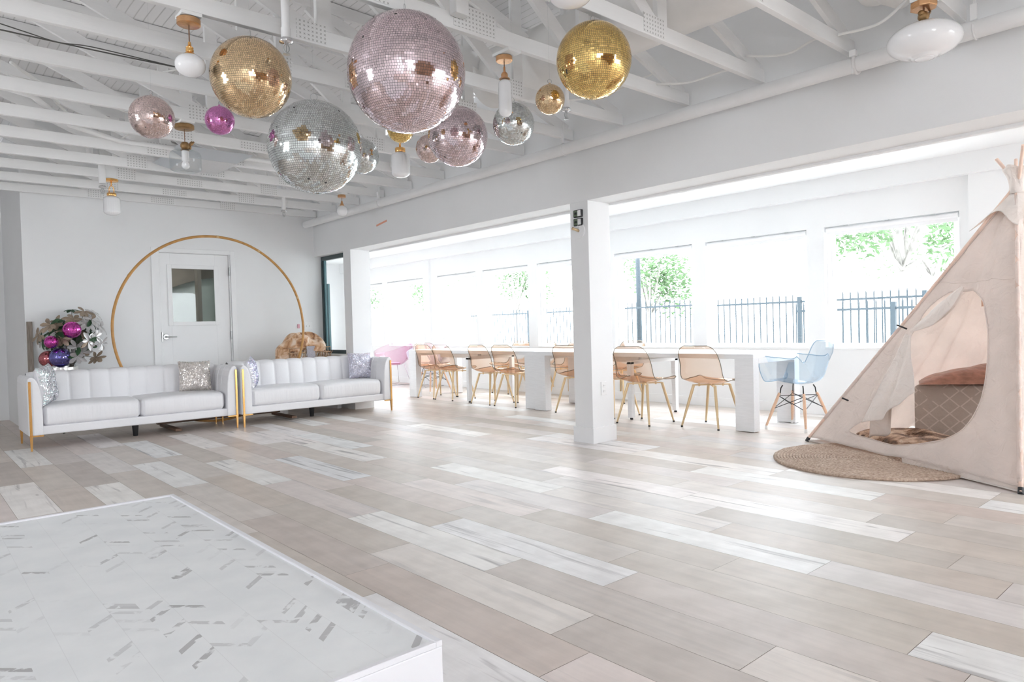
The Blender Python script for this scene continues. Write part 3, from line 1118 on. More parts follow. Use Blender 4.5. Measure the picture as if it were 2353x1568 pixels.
b = MB().tube([(0.62, 5.60, ct + .03), (0.85, 5.95, ct + .02), (0.98, 6.25, ct)], .011, 10)
tag(b.build('conduit', M['wire_white'], smooth=True), 'short white conduit crossing between trusses at the left edge', 'conduit')
b = MB().tube([(0.96, 6.28, ct + .02), (1.12, 6.6, ct), (1.28, 6.9, ct)], .011, 10)
tag(b.build('conduit', M['wire_white'], smooth=True), 'short white conduit between trusses, below the blush mirror ball', 'conduit')
b = MB().tube([(0.55, 6.05, 2.80), (0.8, 6.15, 2.79), (1.1, 6.55, 2.72), (1.5, 6.80, 2.71), (2.3, 6.80, 2.71), (3.4, 6.80, 2.71)], .022, 12)
tag(b.build('conduit', M['pipe'], smooth=True), 'long white bent conduit running beside a truss toward the diffuser', 'conduit')
b = MB().box(3.86, 6.14, 2.67, 3.98, 6.2, 2.82)
tag(b.build('junction_box', M['plate'], bevel=.004), 'white junction box on a truss right of the silver ball', 'junction box')
b = MB().box(2.31, 3.0, 2.70, 2.40, 3.06, 2.86)
tag(b.build('junction_box', M['plate'], bevel=.006), 'white junction box beside the large punched plate near the top', 'junction box')

# ------------------------------------------------------------------ door in the back wall
door = thing('door_1', '', '', (0, 0, 0))
del door['label'], door['category']
struct(door)
m = MB()
m.box(2.505, YB + .02, .008, 2.622, YB + .065, 2.111)
m.box(3.179, YB + .02, .008, 3.352, YB + .065, 2.111)
m.box(2.622, YB + .02, .008, 3.179, YB + .065, 1.221)
m.box(2.622, YB + .02, 1.931, 3.179, YB + .065, 2.111)
m.build('door_leaf', M['trim'], door, bevel=.002, seg=1)
m = MB()
for (a, c, e, g) in ((2.585, 2.64, 1.186, 1.966), (3.161, 3.216, 1.186, 1.966), (2.64, 3.161, 1.186, 1.236), (2.64, 3.161, 1.916, 1.966)):
    m.box(a, YB + .006, e, c, YB + .02, g)
m.build('window_bead', M['trim'], door, bevel=.003, seg=1)
MB().box(2.62, YB + .035, 1.216, 3.18, YB + .041, 1.936).build('glass_pane', M['pane'], door)
m = MB()
m.box(2.40, YB - .018, 0, 2.487, YB + .0, 2.172)
m.box(3.370, YB - .018, 0, 3.429, YB + .0, 2.172)
m.box(2.487, YB - .018, 2.119, 3.370, YB + .0, 2.172)
m.box(2.487, YB, 0, 2.503, YB + .13, 2.131)
m.box(3.355, YB, 0, 3.371, YB + .13, 2.131)
m.box(2.503, YB, 2.114, 3.355, YB + .13, 2.131)
m.build('door_frame', M['trim'], door, bevel=.003, seg=1)
for z in (1.896, 1.046, 0.2):
    m = MB().box(3.352, YB - .004, z - .055, 3.368, YB + .022, z + .055)
    m.tube([(3.358, YB - .006, z - .058), (3.358, YB - .006, z + .058)], .007, 8)
    m.build('hinge', M['nickel'], door)
hd = MB().tube([(2.548, YB + .02, 1.047), (2.548, YB + .006, 1.047)], .036, 28).build('door_handle', M['nickel'], door, smooth=True, angle=40, bevel=.003)
MB().tube([(2.548, YB + .006, 1.047), (2.548, YB - .035, 1.047), (2.57, YB - .043, 1.047), (2.66, YB - .043, 1.045)], [.012, .010, .009, .007], 10).build('lever', M['nickel'], hd, smooth=True)
MB().box(2.492, YB - .0185, .986, 2.502, YB - .004, 1.106).build('strike_plate', M['nickel'], door)
# the dim room seen through its glass
m = MB()
m.box(1.9, 10.9, 0, 3.9, 11.0, 2.6)
m.box(1.9, YB + .141, 0, 1.95, 10.95, 2.6)
m.box(3.85, YB + .141, 0, 3.9, 10.95, 2.6)
m.box(1.9, YB + .141, 2.55, 3.9, 10.95, 2.6)
struct(m.build('wall_side_room', pbr('grey_green_wall', (0.36, 0.40, 0.37), 0.8, var=0.1)))
arc = [(2.3, 2.5)] + [(2.3 + 1.5 * k / 16, 1.40 + .53 * math.sin(PI * .5 * k / 16)) for k in range(17)] + [(3.8, 2.5)]
struct(MB().prism(arc, 10.80, 10.88).build('trim_6', pbr('dark_brown_panel', (0.16, 0.135, 0.11), 0.7, var=0.2)))
struct(MB().box(3.29, 10.60, 0, 3.345, 10.72, 2.5).build('trim_7', pbr('dark_post', (0.15, 0.13, 0.11), 0.6)))
sl = bpy.data.lights.new('side_room_fill_light', 'POINT')  # added fill with no fixture, brightens the room behind the door glass
sl.energy = 22
sl.shadow_soft_size = .12
slo = bpy.data.objects.new('side_room_fill_light', sl)
slo.location = (2.3, 10.1, 2.4)
COL.objects.link(slo)
# alcove details: hall door casing glimpsed at the far left
m = MB()
m.box(0.60, 11.36, 0, 0.68, 11.38, 2.15)
m.box(-0.4, 11.36, 2.15, 0.68, 11.38, 2.23)
struct(m.build('trim_8', M['trim']))

# ------------------------------------------------------------------ inner black-framed window
w = thing('window_9', '', '', (XH0 + .10, 0, 0))
del w['label'], w['category']
struct(w)
m = MB()
m.box(0, 8.62, .74, .05, YB, .795)
m.box(0, 8.62, 2.09, .05, YB, 2.148)
m.box(0, YB - .05, .795, .05, YB, 2.09)
m.box(0, 8.62, .795, .05, 8.66, 2.09)
m.build('window_frame', M['dark_frame'], w, bevel=.002, seg=1)
m = MB().box(.012, YB - .085, .795, .042, YB - .055, 2.09)
m.box(.012, YB - .17, .795, .042, YB - .125, 1.75)
m.build('sash_bar', pbr('teal_sash', (0.12, 0.24, 0.27), 0.35), w)
MB().box(.02, 8.66, .795, .026, YB - .05, 2.09).build('glass_pane', M['pane'], w)
struct(MB().box(XH0 + .0, 8.62, .72, XH0 + .2, YB, .742).build('trim_9', M['trim'], bevel=.003))

# ------------------------------------------------------------------ windows of the window wall
for i, (a, c) in enumerate(WIN):
    w = thing('window_%d' % (i + 1), '', '', (XF, 0, 0))
    del w['label'], w['category']
    struct(w)
    m = MB()
    f = .042
    m.box(.07, a, Z0, .13, a + f, Z1)
    m.box(.07, c - f, Z0, .13, c, Z1)
    m.box(.07, a + f, Z0, .13, c - f, Z0 + f)
    m.box(.07, a + f, Z1 - f, .13, c - f, Z1)
    m.box(.085, a + f, Z0 + f, .125, a + f + .03, Z1 - f)
    m.box(.085, c - f - .03, Z0 + f, .125, c - f, Z1 - f)
    m.build('window_frame', M['trim'], w, bevel=.003, seg=1)
    MB().box(.10, a + f, Z0 + f, .106, c - f, Z1 - f).build('glass_pane', M['pane'], w)
    MB().tube([(.035, a + .015, Z1 - .035), (.035, c - .015, Z1 - .035)], .026, 12).build('roller_blind', M['blind'], w, smooth=True, angle=40)
    MB().box(.028, a + .02, Z1 - .095, .034, c - .02, Z1 - .03).build('blind_hem', M['blind'], w)
    m = MB()
    for q in (.18, .5, .82):
        yy = a + (c - a) * q
        m.box(-.002, yy - .02, Z1 - .006, .012, yy + .02, Z1 - .001)
    m.build('bracket', M['nickel'], w)
    MB().box(-.012, a - .01, Z0 - .022, .07, c + .01, Z0 + .002).build('window_sill', M['trim'], w, bevel=.003, seg=1)

# small things on the walls
t = thing('light_switch', 'white double light switch on back wall beside the hoop', 'switch', (4.449, YB, 1.09))
MB().box(-.058, -.006, -.058, .058, 0, .058).build('cover_plate', M['white_plastic'], t, bevel=.002)
for s in (-.024, .024):
    MB().box(s - .006, -.018, -.012, s + .006, -.006, .012).build('toggle', M['white_plastic'], t, bevel=.001)
tag(MB().box(4.285, YB - .012, 1.06, 4.32, YB, 1.12).build('hook', pbr('pink_plastic', (0.8, 0.42, 0.5), 0.5), bevel=.004), 'small pink hook on back wall beside the hoop', 'hook')
t = thing('wall_outlet', 'white wall outlet low on the bright side of the square column', 'outlet', (4.731, 4.145, .424))
MB().box(-.037, -.006, -.06, .037, 0, .06).build('cover_plate', M['white_plastic'], t, bevel=.002)
m = MB()
for z in (-.024, .024):
    m.box(-.016, -.0085, z - .015, .016, -.006, z + .015)
rc = m.build('receptacle', M['white_plastic'], t, bevel=.001)
m = MB()
for z in (-.024, .024):
    m.box(-.008, -.009, z - .004, -.006, -.0084, z + .006)
    m.box(.006, -.009, z - .004, .008, -.0084, z + .006)
m.build('slot', M['black'], rc)
t0 = None
for z, lab in ((1.988, 'upper of two small black and white sensor boxes on the column'), (1.912, 'lower of two small black and white sensor boxes on the column')):
    t = thing('sensor_box', lab, 'sensor', (4.58, 4.253, z), 0, 'two sensor boxes on the column')
    MB().box(-.022, -.052, -.033, 0, .048, .033).build('case', M['black'], t, bevel=.006)
    MB().box(-.026, -.042, -.026, -.021, -.006, .026).build('white_label', M['white_plastic'], t, bevel=.002)
    m = MB().box(-.027, -.004, -.026, -.021, .034, .026).build('circuit_board', M['battery'], t)
    MB().box(-.030, .000, -.010, -.026, .026, .010).build('chip', M['black'], m)
t = thing('wall_sconce_mount', 'round painted cover with small brass socket on column below the sensor boxes', 'wall light', (4.58, 4.250, 1.835))
MB().tube([(-.012, 0, 0), (0, 0, 0)], .07, 32).build('cover_disc', M['wall'], t, smooth=True, angle=40, bevel=.002)
MB().tube([(-.005, .0, .0), (-.045, .012, .012), (-.07, .02, .02)], [.014, .011, .014], 14).build('brass_socket', M['brass'], t, smooth=True)
MB().box(-.02, -.006, .01, -.011, .012, .05).build('latch', M['wall'], t)
tag(MB().bar((4.577, 7.72, 2.320), (4.577, 7.47, 2.352), .022, .002, (1, 0, 0)).build('tape_strip', M['orange_tape']), 'orange strip of tape on the beam wall near the back wall', 'tape')
tag(MB().bar((4.577, 7.80, 2.216), (4.577, 7.45, 2.216), .007, .002, (1, 0, 0)).build('tape_strip', M['white_plastic']), 'thin white strip of tape on the beam wall below the orange tape', 'tape')
t = thing('linear_vent', 'narrow slot vent in the window room ceiling', 'vent', (6.80, 4.68, 2.55))
MB().box(-.03, -.15, -.006, .03, .15, 0).build('frame', M['trim'], t)
MB().box(-.012, -.14, -.008, .012, .14, -.005).build('slot', M['wire_dark'], t)
tag(MB().tube([(6.80, 5.09, 2.55), (6.80, 5.09, 2.544)], .09, 32).build('recessed_light', M['white_plastic'], bevel=.002), 'round flush ceiling light beside the slot vent', 'ceiling light')

# ------------------------------------------------------------------ stage in the near corner
t = thing('stage_platform', 'low white stage topped with marble-look chevron sheet in the near corner', 'stage', (0, 0, 0))
MB().box(-2.4, 1.160, 0, .811, 3.004, .410).build('body', M['stage_white'], t, bevel=.003)
MB().box(-2.39, 1.174, .410, .795, 2.989, .416).build('marble_top', M['stage'], t)
m = MB()
m.box(.795, 1.160, .410, .811, 3.004, .422)
m.box(-2.4, 2.989, .410, .795, 3.004, .422)
m.box(-2.4, 1.160, .410, .795, 1.174, .422)
m.build('edge_trim', M['stage_white'], t, bevel=.0015, seg=1)

# ------------------------------------------------------------------ mirror balls
def mirror_ball(name, label, c, dia, tile, mat, seed, group='mirror balls', tilt=(0, 0), hang=True, ring_mat=None, cat='mirror ball'):
    R = dia / 2
    r = random.Random(seed)
    t = thing(name, label, cat, c, r.uniform(0, 6), group)
    vs, fs = [], []
    rows = max(8, int(round(PI * R / tile)))
    for i in range(rows):
        th = PI * (i + .5) / rows
        cols = max(4, int(round(2 * PI * R * math.sin(th) / tile)))
        ph0 = r.uniform(0, 6.28)
        # the tiles come in strips: whole runs of a row share a slight tilt
        run_a, run_b, left = 0, 0, 0
        for k in range(cols):
            if left <= 0:
                left = r.randint(3, 12)
                run_a, run_b = r.gauss(0, .013), r.gauss(0, .013)
            left -= 1
            ph = ph0 + 2 * PI * k / cols
            n = Vector((math.sin(th) * math.cos(ph), math.sin(th) * math.sin(ph), math.cos(th)))
            e1 = Vector((-math.sin(ph), math.cos(ph), 0))
            e2 = n.cross(e1)
            j = .005 if r.random() > .07 else .07
            a, b2 = run_a + r.gauss(0, j), run_b + r.gauss(0, j)
            if r.random() < .0015:
                continue
            w = (2 * PI * R * math.sin(th) / cols) * .45
            h = (PI * R / rows) * .45
            q = n * (R + .0008)
            m0 = len(vs)
            for (sx, sy) in ((-1, -1), (1, -1), (1, 1), (-1, 1)):
                vs.append(tuple(q + e1 * (sx * w) + e2 * (sy * h) + n * (sx * w * a + sy * h * b2)))
            fs.append((m0, m0 + 1, m0 + 2, m0 + 3))
    me = bpy.data.meshes.new('mirror_tiles')
    me.from_pydata(vs, [], fs)
    me.materials.append(M[mat])
    o = bpy.data.objects.new('mirror_tiles', me)
    COL.objects.link(o)
    o.parent = t
    core = MB()
    core.lathe([(0.0001, -R + .0008)] + [((R - .0012) * math.sin(PI * k / 24), -(R - .0012) * math.cos(PI * k / 24)) for k in range(1, 24)] + [(0.0001, R - .0012)], 48)
    core.build('core', M['grout'], t, smooth=True)
    if hang:
        m = MB().lathe([(.012 * (dia / .4) ** .5, R - .003), (.010 * (dia / .4) ** .5, R + .008), (.003, R + .012)], 14)
        rr = .018 * (dia / .4) ** .5
        rg = MB().tube([(rr * math.cos(a), 0, R + .008 + rr + rr * math.sin(a)) for a in [2 * PI * k / 20 for k in range(20)]], .0016, 6, closed=True)
        m.build('cap', M[ring_mat or mat], t, smooth=True)
        rg.build('hanging_ring', M['nickel'], t, smooth=True)
        MB().tube([(0, 0, R + .008 + 2 * rr), (0, 0, roof_z(c[0]) + .09 - c[2])], .0009, 5).build('hanging_line', M['clear'], t)
    return t


mirror_ball('mirror_ball', 'largest rose pink mirror ball hanging at the centre of the cluster', (2.011, 3.043, 2.319), .60, .0125, 't_pink', 1)
mirror_ball('mirror_ball', 'large silver mirror ball hanging left of the big rose pink one', (2.100, 4.281, 2.212), .60, .0140, 't_silver', 2)
mirror_ball('mirror_ball', 'champagne gold mirror ball hanging left of the large rose pink one', (1.486, 3.765, 2.388), .42, .0108, 't_gold', 3)
mirror_ball('mirror_ball', 'bright yellow gold mirror ball hanging on the right of the cluster', (2.857, 2.515, 2.418), .40, .0106, 't_bright', 4)
mirror_ball('mirror_ball', 'small blush mirror ball hanging farthest left', (1.234, 4.731, 2.364), .26, .0066, 't_blush', 5)
mirror_ball('mirror_ball', 'small magenta mirror ball hanging below the champagne gold one', (1.61, 4.623, 2.385), .18, .0062, 't_magenta', 6)
mirror_ball('mirror_ball', 'medium pink mirror ball hanging just right of the largest one', (2.886, 3.771, 2.295), .40, .0116, 't_pink', 7)
mirror_ball('mirror_ball', 'small rose mirror ball peeking out behind the medium pink one', (3.204, 4.553, 2.423), .22, .0085, 't_blush', 8)
mirror_ball('mirror_ball', 'silver mirror ball half hidden behind the large silver one', (2.96, 5.20, 2.46), .29, .0105, 't_silver', 9)
mirror_ball('mirror_ball', 'small silver mirror ball hanging behind the long white tube pendant', (3.064, 3.403, 2.323), .27, .0090, 't_silver', 10)
mirror_ball('mirror_ball', 'smallest gold mirror ball hanging left of the bright gold one', (2.90, 2.897, 2.318), .17, .0062, 't_gold', 11)
mirror_ball('mirror_ball', 'gold mirror ball almost hidden behind the bottom of the largest one', (2.76, 4.279, 2.440), .19, .0085, 't_bright', 12)

# ------------------------------------------------------------------ pendant lights


def capsule_prof(r, z0, z1, k=.55, n=8, open_top=.6):
    """rounded capsule profile from z0 up to z1"""
    h = r * k
    p = [(0.0001, z0)]
    for i in range(1, n + 1):
        a = PI / 2 * i / n
        p.append((r * math.sin(a), z0 + h * (1 - math.cos(a))))
    for i in range(n + 1):
        a = PI / 2 * i / n
        q = r * math.cos(a)
        if q < r * open_top:
            break
        p.append((q, z1 - h + h * math.sin(a)))
    return p


def mount(t, ychord, y, w=.05):
    MB().box(-w, min(ychord - y, -.05), 2.622, w, max(ychord + .038 - y, .05), 2.6405).build('mount_block', M['pendant_base'], t, bevel=.002)


GP = 'pendant lights under the trusses'
# onion globe
t = thing('pendant_light', 'pendant with squat white globe and copper canopy left of the champagne ball', 'pendant light', (1.174, 3.769, 0), 0, GP)
mount(t, 3.71, 3.769)
MB().lathe([(.052, 2.588), (.057, 2.592), (.057, 2.618), (.053, 2.622)], 32).build('canopy', M['copper'], t, smooth=True, angle=40)
MB().tube([(0, 0, 2.59), (0, 0, 2.50)], .003, 8).build('cord', M['cord_brown'], t)
MB().lathe([(.006, 2.505), (.009, 2.485), (.019, 2.475), (.017, 2.468), (.02, 2.462), (.018, 2.452), (.024, 2.446), (.033, 2.436), (.033, 2.432), (.01, 2.432)][::-1], 24).build('socket', M['gold'], t, smooth=True, angle=50)
MB().lathe([(0.0001, 2.328)] + [(.074 * math.sin(a), 2.386 - .058 * math.cos(a)) for a in [PI * k / 16 for k in range(1, 14)]] + [(.03, 2.436)], 40).build('glass_shade', M['opal'], t, smooth=True)
# clear cylinder with rabbit
t = thing('pendant_light', 'pendant with clear glass drum shade and small bronze rabbit', 'pendant light', (1.711, 5.688, 0), 0, GP)
mount(t, 5.589, 5.688)
MB().lathe([(.066, 2.590), (.071, 2.594), (.071, 2.616), (.068, 2.622)], 36).build('canopy', M['bronze'], t, smooth=True, angle=40)
MB().tube([(0, 0, 2.59), (0, 0, 2.47)], .003, 8).build('cord', M['cord_brown'], t)
rb = MB()
rb.lathe([(0.0001, -.033), (.022, -.028), (.033, -.008), (.032, .010), (.022, .026), (0.0001, .032)], 20, (0, 0, 2.462))
rb.lathe([(0.0001, -.018), (.014, -.013), (.019, 0), (.014, .013), (0.0001, .018)], 16, (.030, .0, 2.452))
rb.tube([(.032, .006, 2.463), (.045, .010, 2.488), (.056, .012, 2.506)], [.007, .010, .006], 8)
rb.tube([(.032, -.006, 2.463), (.050, -.010, 2.484), (.064, -.012, 2.500)], [.007, .010, .006], 8)
rb.lathe([(.028, -.004), (.034, 0), (.028, .004)], 20, (0, 0, 2.428))
rb.build('rabbit_figure', M['bronze'], t, smooth=True)
sh = [(.020, 2.424), (.085, 2.420), (.104, 2.408), (.112, 2.39), (.113, 2.29), (.108, 2.276), (.095, 2.270)]
MB().lathe(sh[::-1], 48).build('glass_shade', M['clear'], t, smooth=True)
MB().lathe([(.024, 2.345), (.026, 2.35), (.026, 2.422), (.022, 2.424)], 20).build('lamp_holder', M['white_plastic'], t, smooth=True, angle=40)
MB().lathe([(0.0001, 2.280), (.020, 2.286), (.030, 2.305), (.028, 2.322), (.018, 2.342), (.016, 2.35)], 24).build('bulb', M['opal'], t, smooth=True)
# capsule near the back wall
t = thing('pendant_light', 'pendant with ribbed white capsule on brass loop near the back wall', 'pendant light', (1.702, 8.095, 0), 0, GP)
MB().lathe([(.05, 2.628), (.05, 2.642)], 28).build('mount_block', M['pendant_base'], t)
MB().lathe([(.058, 2.604), (.066, 2.608), (.066, 2.626), (.060, 2.630)], 36).build('canopy', M['gold'], t, smooth=True, angle=40)
m = MB().tube([(0, 0, 2.605), (0, 0, 2.565)], .006, 8)
lp = [(-.022, 0, 2.485), (-.022, 0, 2.53), (-.016, 0, 2.55), (0, 0, 2.565), (.016, 0, 2.55), (.022, 0, 2.53), (.022, 0, 2.485)]
m.tube(lp, .0045, 8)
m.build('loop_stem', M['gold'], t, smooth=True)
MB().lathe([(.042, 2.458), (.044, 2.462), (.044, 2.482), (.041, 2.486)], 28).build('cap', M['gold'], t, smooth=True, angle=40)
MB().lathe(capsule_prof(.078, 2.256, 2.459, .55), 72, ribs=24, amp=.018).build('glass_shade', M['opal'], t, smooth=True)
# small globe
t = thing('pendant_light', 'tiny pendant with round white globe below the far end of the pipe', 'pendant light', (4.022, 7.557, 0), 0, GP)
mount(t, 7.485, 7.557, .04)
MB().lathe([(.044, 2.592), (.047, 2.595), (.047, 2.618), (.044, 2.622)], 28).build('canopy', M['copper'], t, smooth=True, angle=40)
MB().tube([(0, 0, 2.595), (0, 0, 2.55)], .003, 8).build('cord', M['cord_brown'], t)
MB().lathe([(.028, 2.490), (.026, 2.505), (.018, 2.512), (.010, 2.545), (.006, 2.555)], 20).build('socket', M['copper'], t, smooth=True)
MB().lathe([(0.0001, 2.368)] + [(.066 * math.sin(a), 2.434 - .066 * math.cos(a)) for a in [PI * k / 16 for k in range(1, 15)]] + [(.025, 2.497)], 36).build('glass_shade', M['opal'], t, smooth=True)
# ribbed capsule under the largest ball
t = thing('pendant_light', 'pendant with ribbed white capsule between the silver and pink mirror balls', 'pendant light', (3.137, 4.879, 0), 0, GP)
mount(t, 4.919, 4.879)
MB().lathe([(.05, 2.60), (.054, 2.603), (.054, 2.62), (.05, 2.622)], 28).build('canopy', M['copper'], t, smooth=True, angle=40)
MB().tube([(0, 0, 2.60), (0, 0, 2.485)], .008, 10).build('stem', M['gold'], t, smooth=True)
MB().lathe([(.040, 2.452), (.042, 2.456), (.042, 2.482), (.039, 2.486)], 28).build('cap', M['gold'], t, smooth=True, angle=40)
MB().lathe(capsule_prof(.074, 2.245, 2.455, .5), 72, ribs=24, amp=.018).build('glass_shade', M['opal'], t, smooth=True)
# long tube
t = thing('pendant_light', 'pendant with long slender white tube shade and copper canopy', 'pendant light', (2.787, 3.164, 0), 0, GP)
mount(t, 3.066, 3.164)
MB().lathe([(.046, 2.592), (.050, 2.596), (.050, 2.618), (.046, 2.622)], 28).build('canopy', M['copper'], t, smooth=True, angle=40)
MB().tube([(0, 0, 2.595), (0, 0, 2.56)], .003, 8).build('cord', M['cord_brown'], t)
MB().lathe([(.032, 2.486), (.032, 2.490), (.020, 2.498), (.021, 2.515), (.015, 2.525), (.007, 2.53), (.006, 2.56), (.003, 2.563)], 24).build('socket', M['copper'], t, smooth=True, angle=50)
MB().lathe(capsule_prof(.040, 2.262, 2.488, .9), 40).build('glass_shade', M['opal'], t, smooth=True)
# bowl cut by the top edge
t = thing('pendant_light', 'pendant of which only the round white bottom shows at the top edge', 'pendant light', (2.458, 2.30, 0), 0, GP)
mount(t, 2.455, 2.30, .05)
MB().lathe([(0.0001, 2.520)] + [(.10 * math.sin(a), 2.565 - .045 * math.cos(a)) for a in [PI * k / 16 for k in range(1, 16)]] + [(0.0001, 2.61)], 40).build('glass_shade', M['opal'], t, smooth=True)
MB().lathe([(.03, 2.606), (.035, 2.622)], 20).build('canopy', M['copper'], t)
# wide opal disc with bird
t = thing('pendant_light', 'pendant with wide ribbed white disc shade and brown bird figure', 'pendant light', (4.048, 1.294, 0), 0, GP)
mount(t, 1.24, 1.294)
MB().lathe([(.058, 2.588), (.064, 2.592), (.064, 2.617), (.06, 2.622)], 8).build('canopy', M['copper'], t, bevel=.002)
MB().tube([(0, 0, 2.59), (0, 0, 2.56)], .005, 8).build('cord', M['cord_brown'], t)
bd = MB()
bd.lathe([(0.0001, -.026), (.018, -.022), (.027, -.006), (.026, .008), (.016, .022), (0.0001, .027)], 20, (-.004, 0, 2.548))
bd.lathe([(0.0001, -.016), (.012, -.010), (.016, 0), (.012, .010), (0.0001, .016)], 16, (-.024, .004, 2.562))
bd.tube([(-.036, .006, 2.560), (-.048, .008, 2.556)], [.005, .001], 8)
bd.tube([(.012, -.002, 2.552), (.040, -.008, 2.568), (.064, -.012, 2.590)], [.014, .008, .004], 8)
bd.lathe([(.022, 2.508), (.026, 2.512), (.02, 2.525)], 16)
bd.build('bird_figure', M['bronze'], t, smooth=True)
MB().lathe([(.0001, 2.3335), (.045, 2.334), (.06, 2.336)] + [(.172 * math.sin(a), 2.425 - .089 * math.cos(a)) for a in [PI * (.12 + .80 * k / 22) for k in range(23)]] + [(.02, 2.513)], 120, ribs=60, amp=.008).build('glass_shade', M['opal'], t, smooth=True)
MB().lathe([(.0001, 2.3305), (.040, 2.3305), (.046, 2.332), (.047, 2.336)], 36).build('bottom_cover', M['opal'], t, smooth=True)


# ------------------------------------------------------------------ sofas
def make_sofa(label):
    """front faces -Y; local origin at the front left foot, width 1.86"""
    W_, D_ = 1.86, .74
    t = thing('sofa', label, 'sofa', (0.85, 7.52, 0), 0, 'two matching white channel-back sofas')
    MB().box(.10, .035, .135, W_ - .10, D_ - .02, .215).build('base_rail', M['leather'], t, bevel=.012, seg=3)
    half = (W_ - .24) / 2
    for s in (0, 1):
        x0 = .118 + s * half
        x1 = x0 + half - .004

        def top(u, v, x0=x0, x1=x1):
            # closed pillowy cushion wrapped as a grid around the Y-Z profile
            a = v * 2 * PI
            cy, cz = .29, .30
            ry, rz = .262, .098
            p = 5.0
            cc, ss = math.cos(a), math.sin(a)
            y = cy + ry * math.copysign(abs(cc) ** (2 / p), cc)
            z = cz + rz * math.copysign(abs(ss) ** (2 / p), ss)
            e = min(u, 1 - u)
            k = 1 - .18 * max(0, 1 - e / .045) ** 2
            crown = .012 * math.sin(PI * u) * (1 if ss > 0 else 0)
            x = x0 + (x1 - x0) * u
            return (x, cy + (y - cy) * k, cz + (z - cz) * k + crown)
        m = MB().grid(top, 26, 48)
        n = 27
        m.f.append(tuple(j * n for j in range(48)))
        m.f.append(tuple(j * n + 26 for j in range(48))[::-1])
        m.build('seat_cushion', M['leather_soft'], t, smooth=True, angle=50)

    def back(u, v):
        x = .06 + (W_ - .12) * u
        ch = (x - .06) / ((W_ - .12) / 10)
        f_ = abs(math.sin(PI * ch)) ** .5 * .020
        # profile: up the front, over the top, down behind
        s = v
        if s < .55:
            q = s / .55
            return (x, .500 + .030 * q ** 2 - f_ + .012, .33 + .300 * q)
        if s < .8:
            a = (s - .55) / .25 * PI
            return (x, .600 - (.070 + f_ * .9 - .012) * math.cos(a), .630 + (.052 + f_ * .6) * math.sin(a))
        q = (s - .8) / .2
        return (x, .670 + .012 * q, .63 - .49 * q)
    m = MB().grid(back, 150, 44)
    m.add([(.06, .51, .20), (W_ - .06, .51, .20), (W_ - .06, .51, .335), (.06, .51, .335)], [(0, 1, 2, 3)])
    m.build('backrest', M['leather'], t, smooth=True)
    for s in (-1, 1):
        def X(v):
            return v if s < 0 else W_ - v
        # arm cross-section: straight outside, inside flaring out toward the seat
        out_ = [(0, .135), (0, .60), (.006, .645), (.022, .664), (.040, .665), (.060, .650), (.080, .615), (.096, .56), (.106, .48), (.110, .40), (.112, .30), (.112, .135)]
        poly = [(X(a), z) for a, z in out_]
        m = MB().prism(poly, .008, D_ - .04)
        m.build('armrest', M['leather'], t, bevel=.010, seg=3)
        for k in (0, 1, 2):
            # channel seams on the inside of the arm
            y = .20 + k * .13
            pts = [(X(a + .002), y, z + .001) for a, z in out_[3:11]]
            MB().tube(pts, .0035, 6).build('seam', M['leather'], t, smooth=True)
        MB().box(X(.018) - .010, -.004, .14, X(.018) + .010, .008, .625).build('gold_strip', M['gold'], t, bevel=.0015, seg=1)
        lg = MB()
        fx = X(.018)
        lg.add([(fx - .012, -.002, .14), (fx + .012, -.002, .14), (fx + .012, .022, .14), (fx - .012, .022, .14),
                (fx - .007, 0, 0), (fx + .007, 0, 0), (fx + .007, .014, 0), (fx - .007, .014, 0)], [(0, 1, 2, 3), (7, 6, 5, 4), (0, 4, 5, 1), (1, 5, 6, 2), (2, 6, 7, 3), (3, 7, 4, 0)])
        lg.box(min(X(.006), X(.112)), -.003, .126, max(X(.006), X(.112)), .02, .139)
        lg.build('leg', M['gold'], t, bevel=.001, seg=1)
        lg = MB()
        lg.add([(fx - .012, .66, .14), (fx + .012, .66, .14), (fx + .012, .684, .14), (fx - .012, .684, .14),
                (fx - .007, .67, 0), (fx + .007, .67, 0), (fx + .007, .684, 0), (fx - .007, .684, 0)], [(0, 1, 2, 3), (7, 6, 5, 4), (0, 4, 5, 1), (1, 5, 6, 2), (2, 6, 7, 3), (3, 7, 4, 0)])
        lg.build('leg', M['gold'], t, bevel=.001, seg=1)
    MB().lathe([(.020, 0), (.022, .004), (.033, .135)], 20, (.925, .30, 0)).build('centre_leg', M['black'], t, smooth=True, angle=40)
    return t


sofa = make_sofa('white channel-back sofa with gold strips, standing left, before the plant')
dup(sofa, (2.735, 7.485, 0), 0, 'white channel-back sofa with gold strips, standing right, before the fur basket')


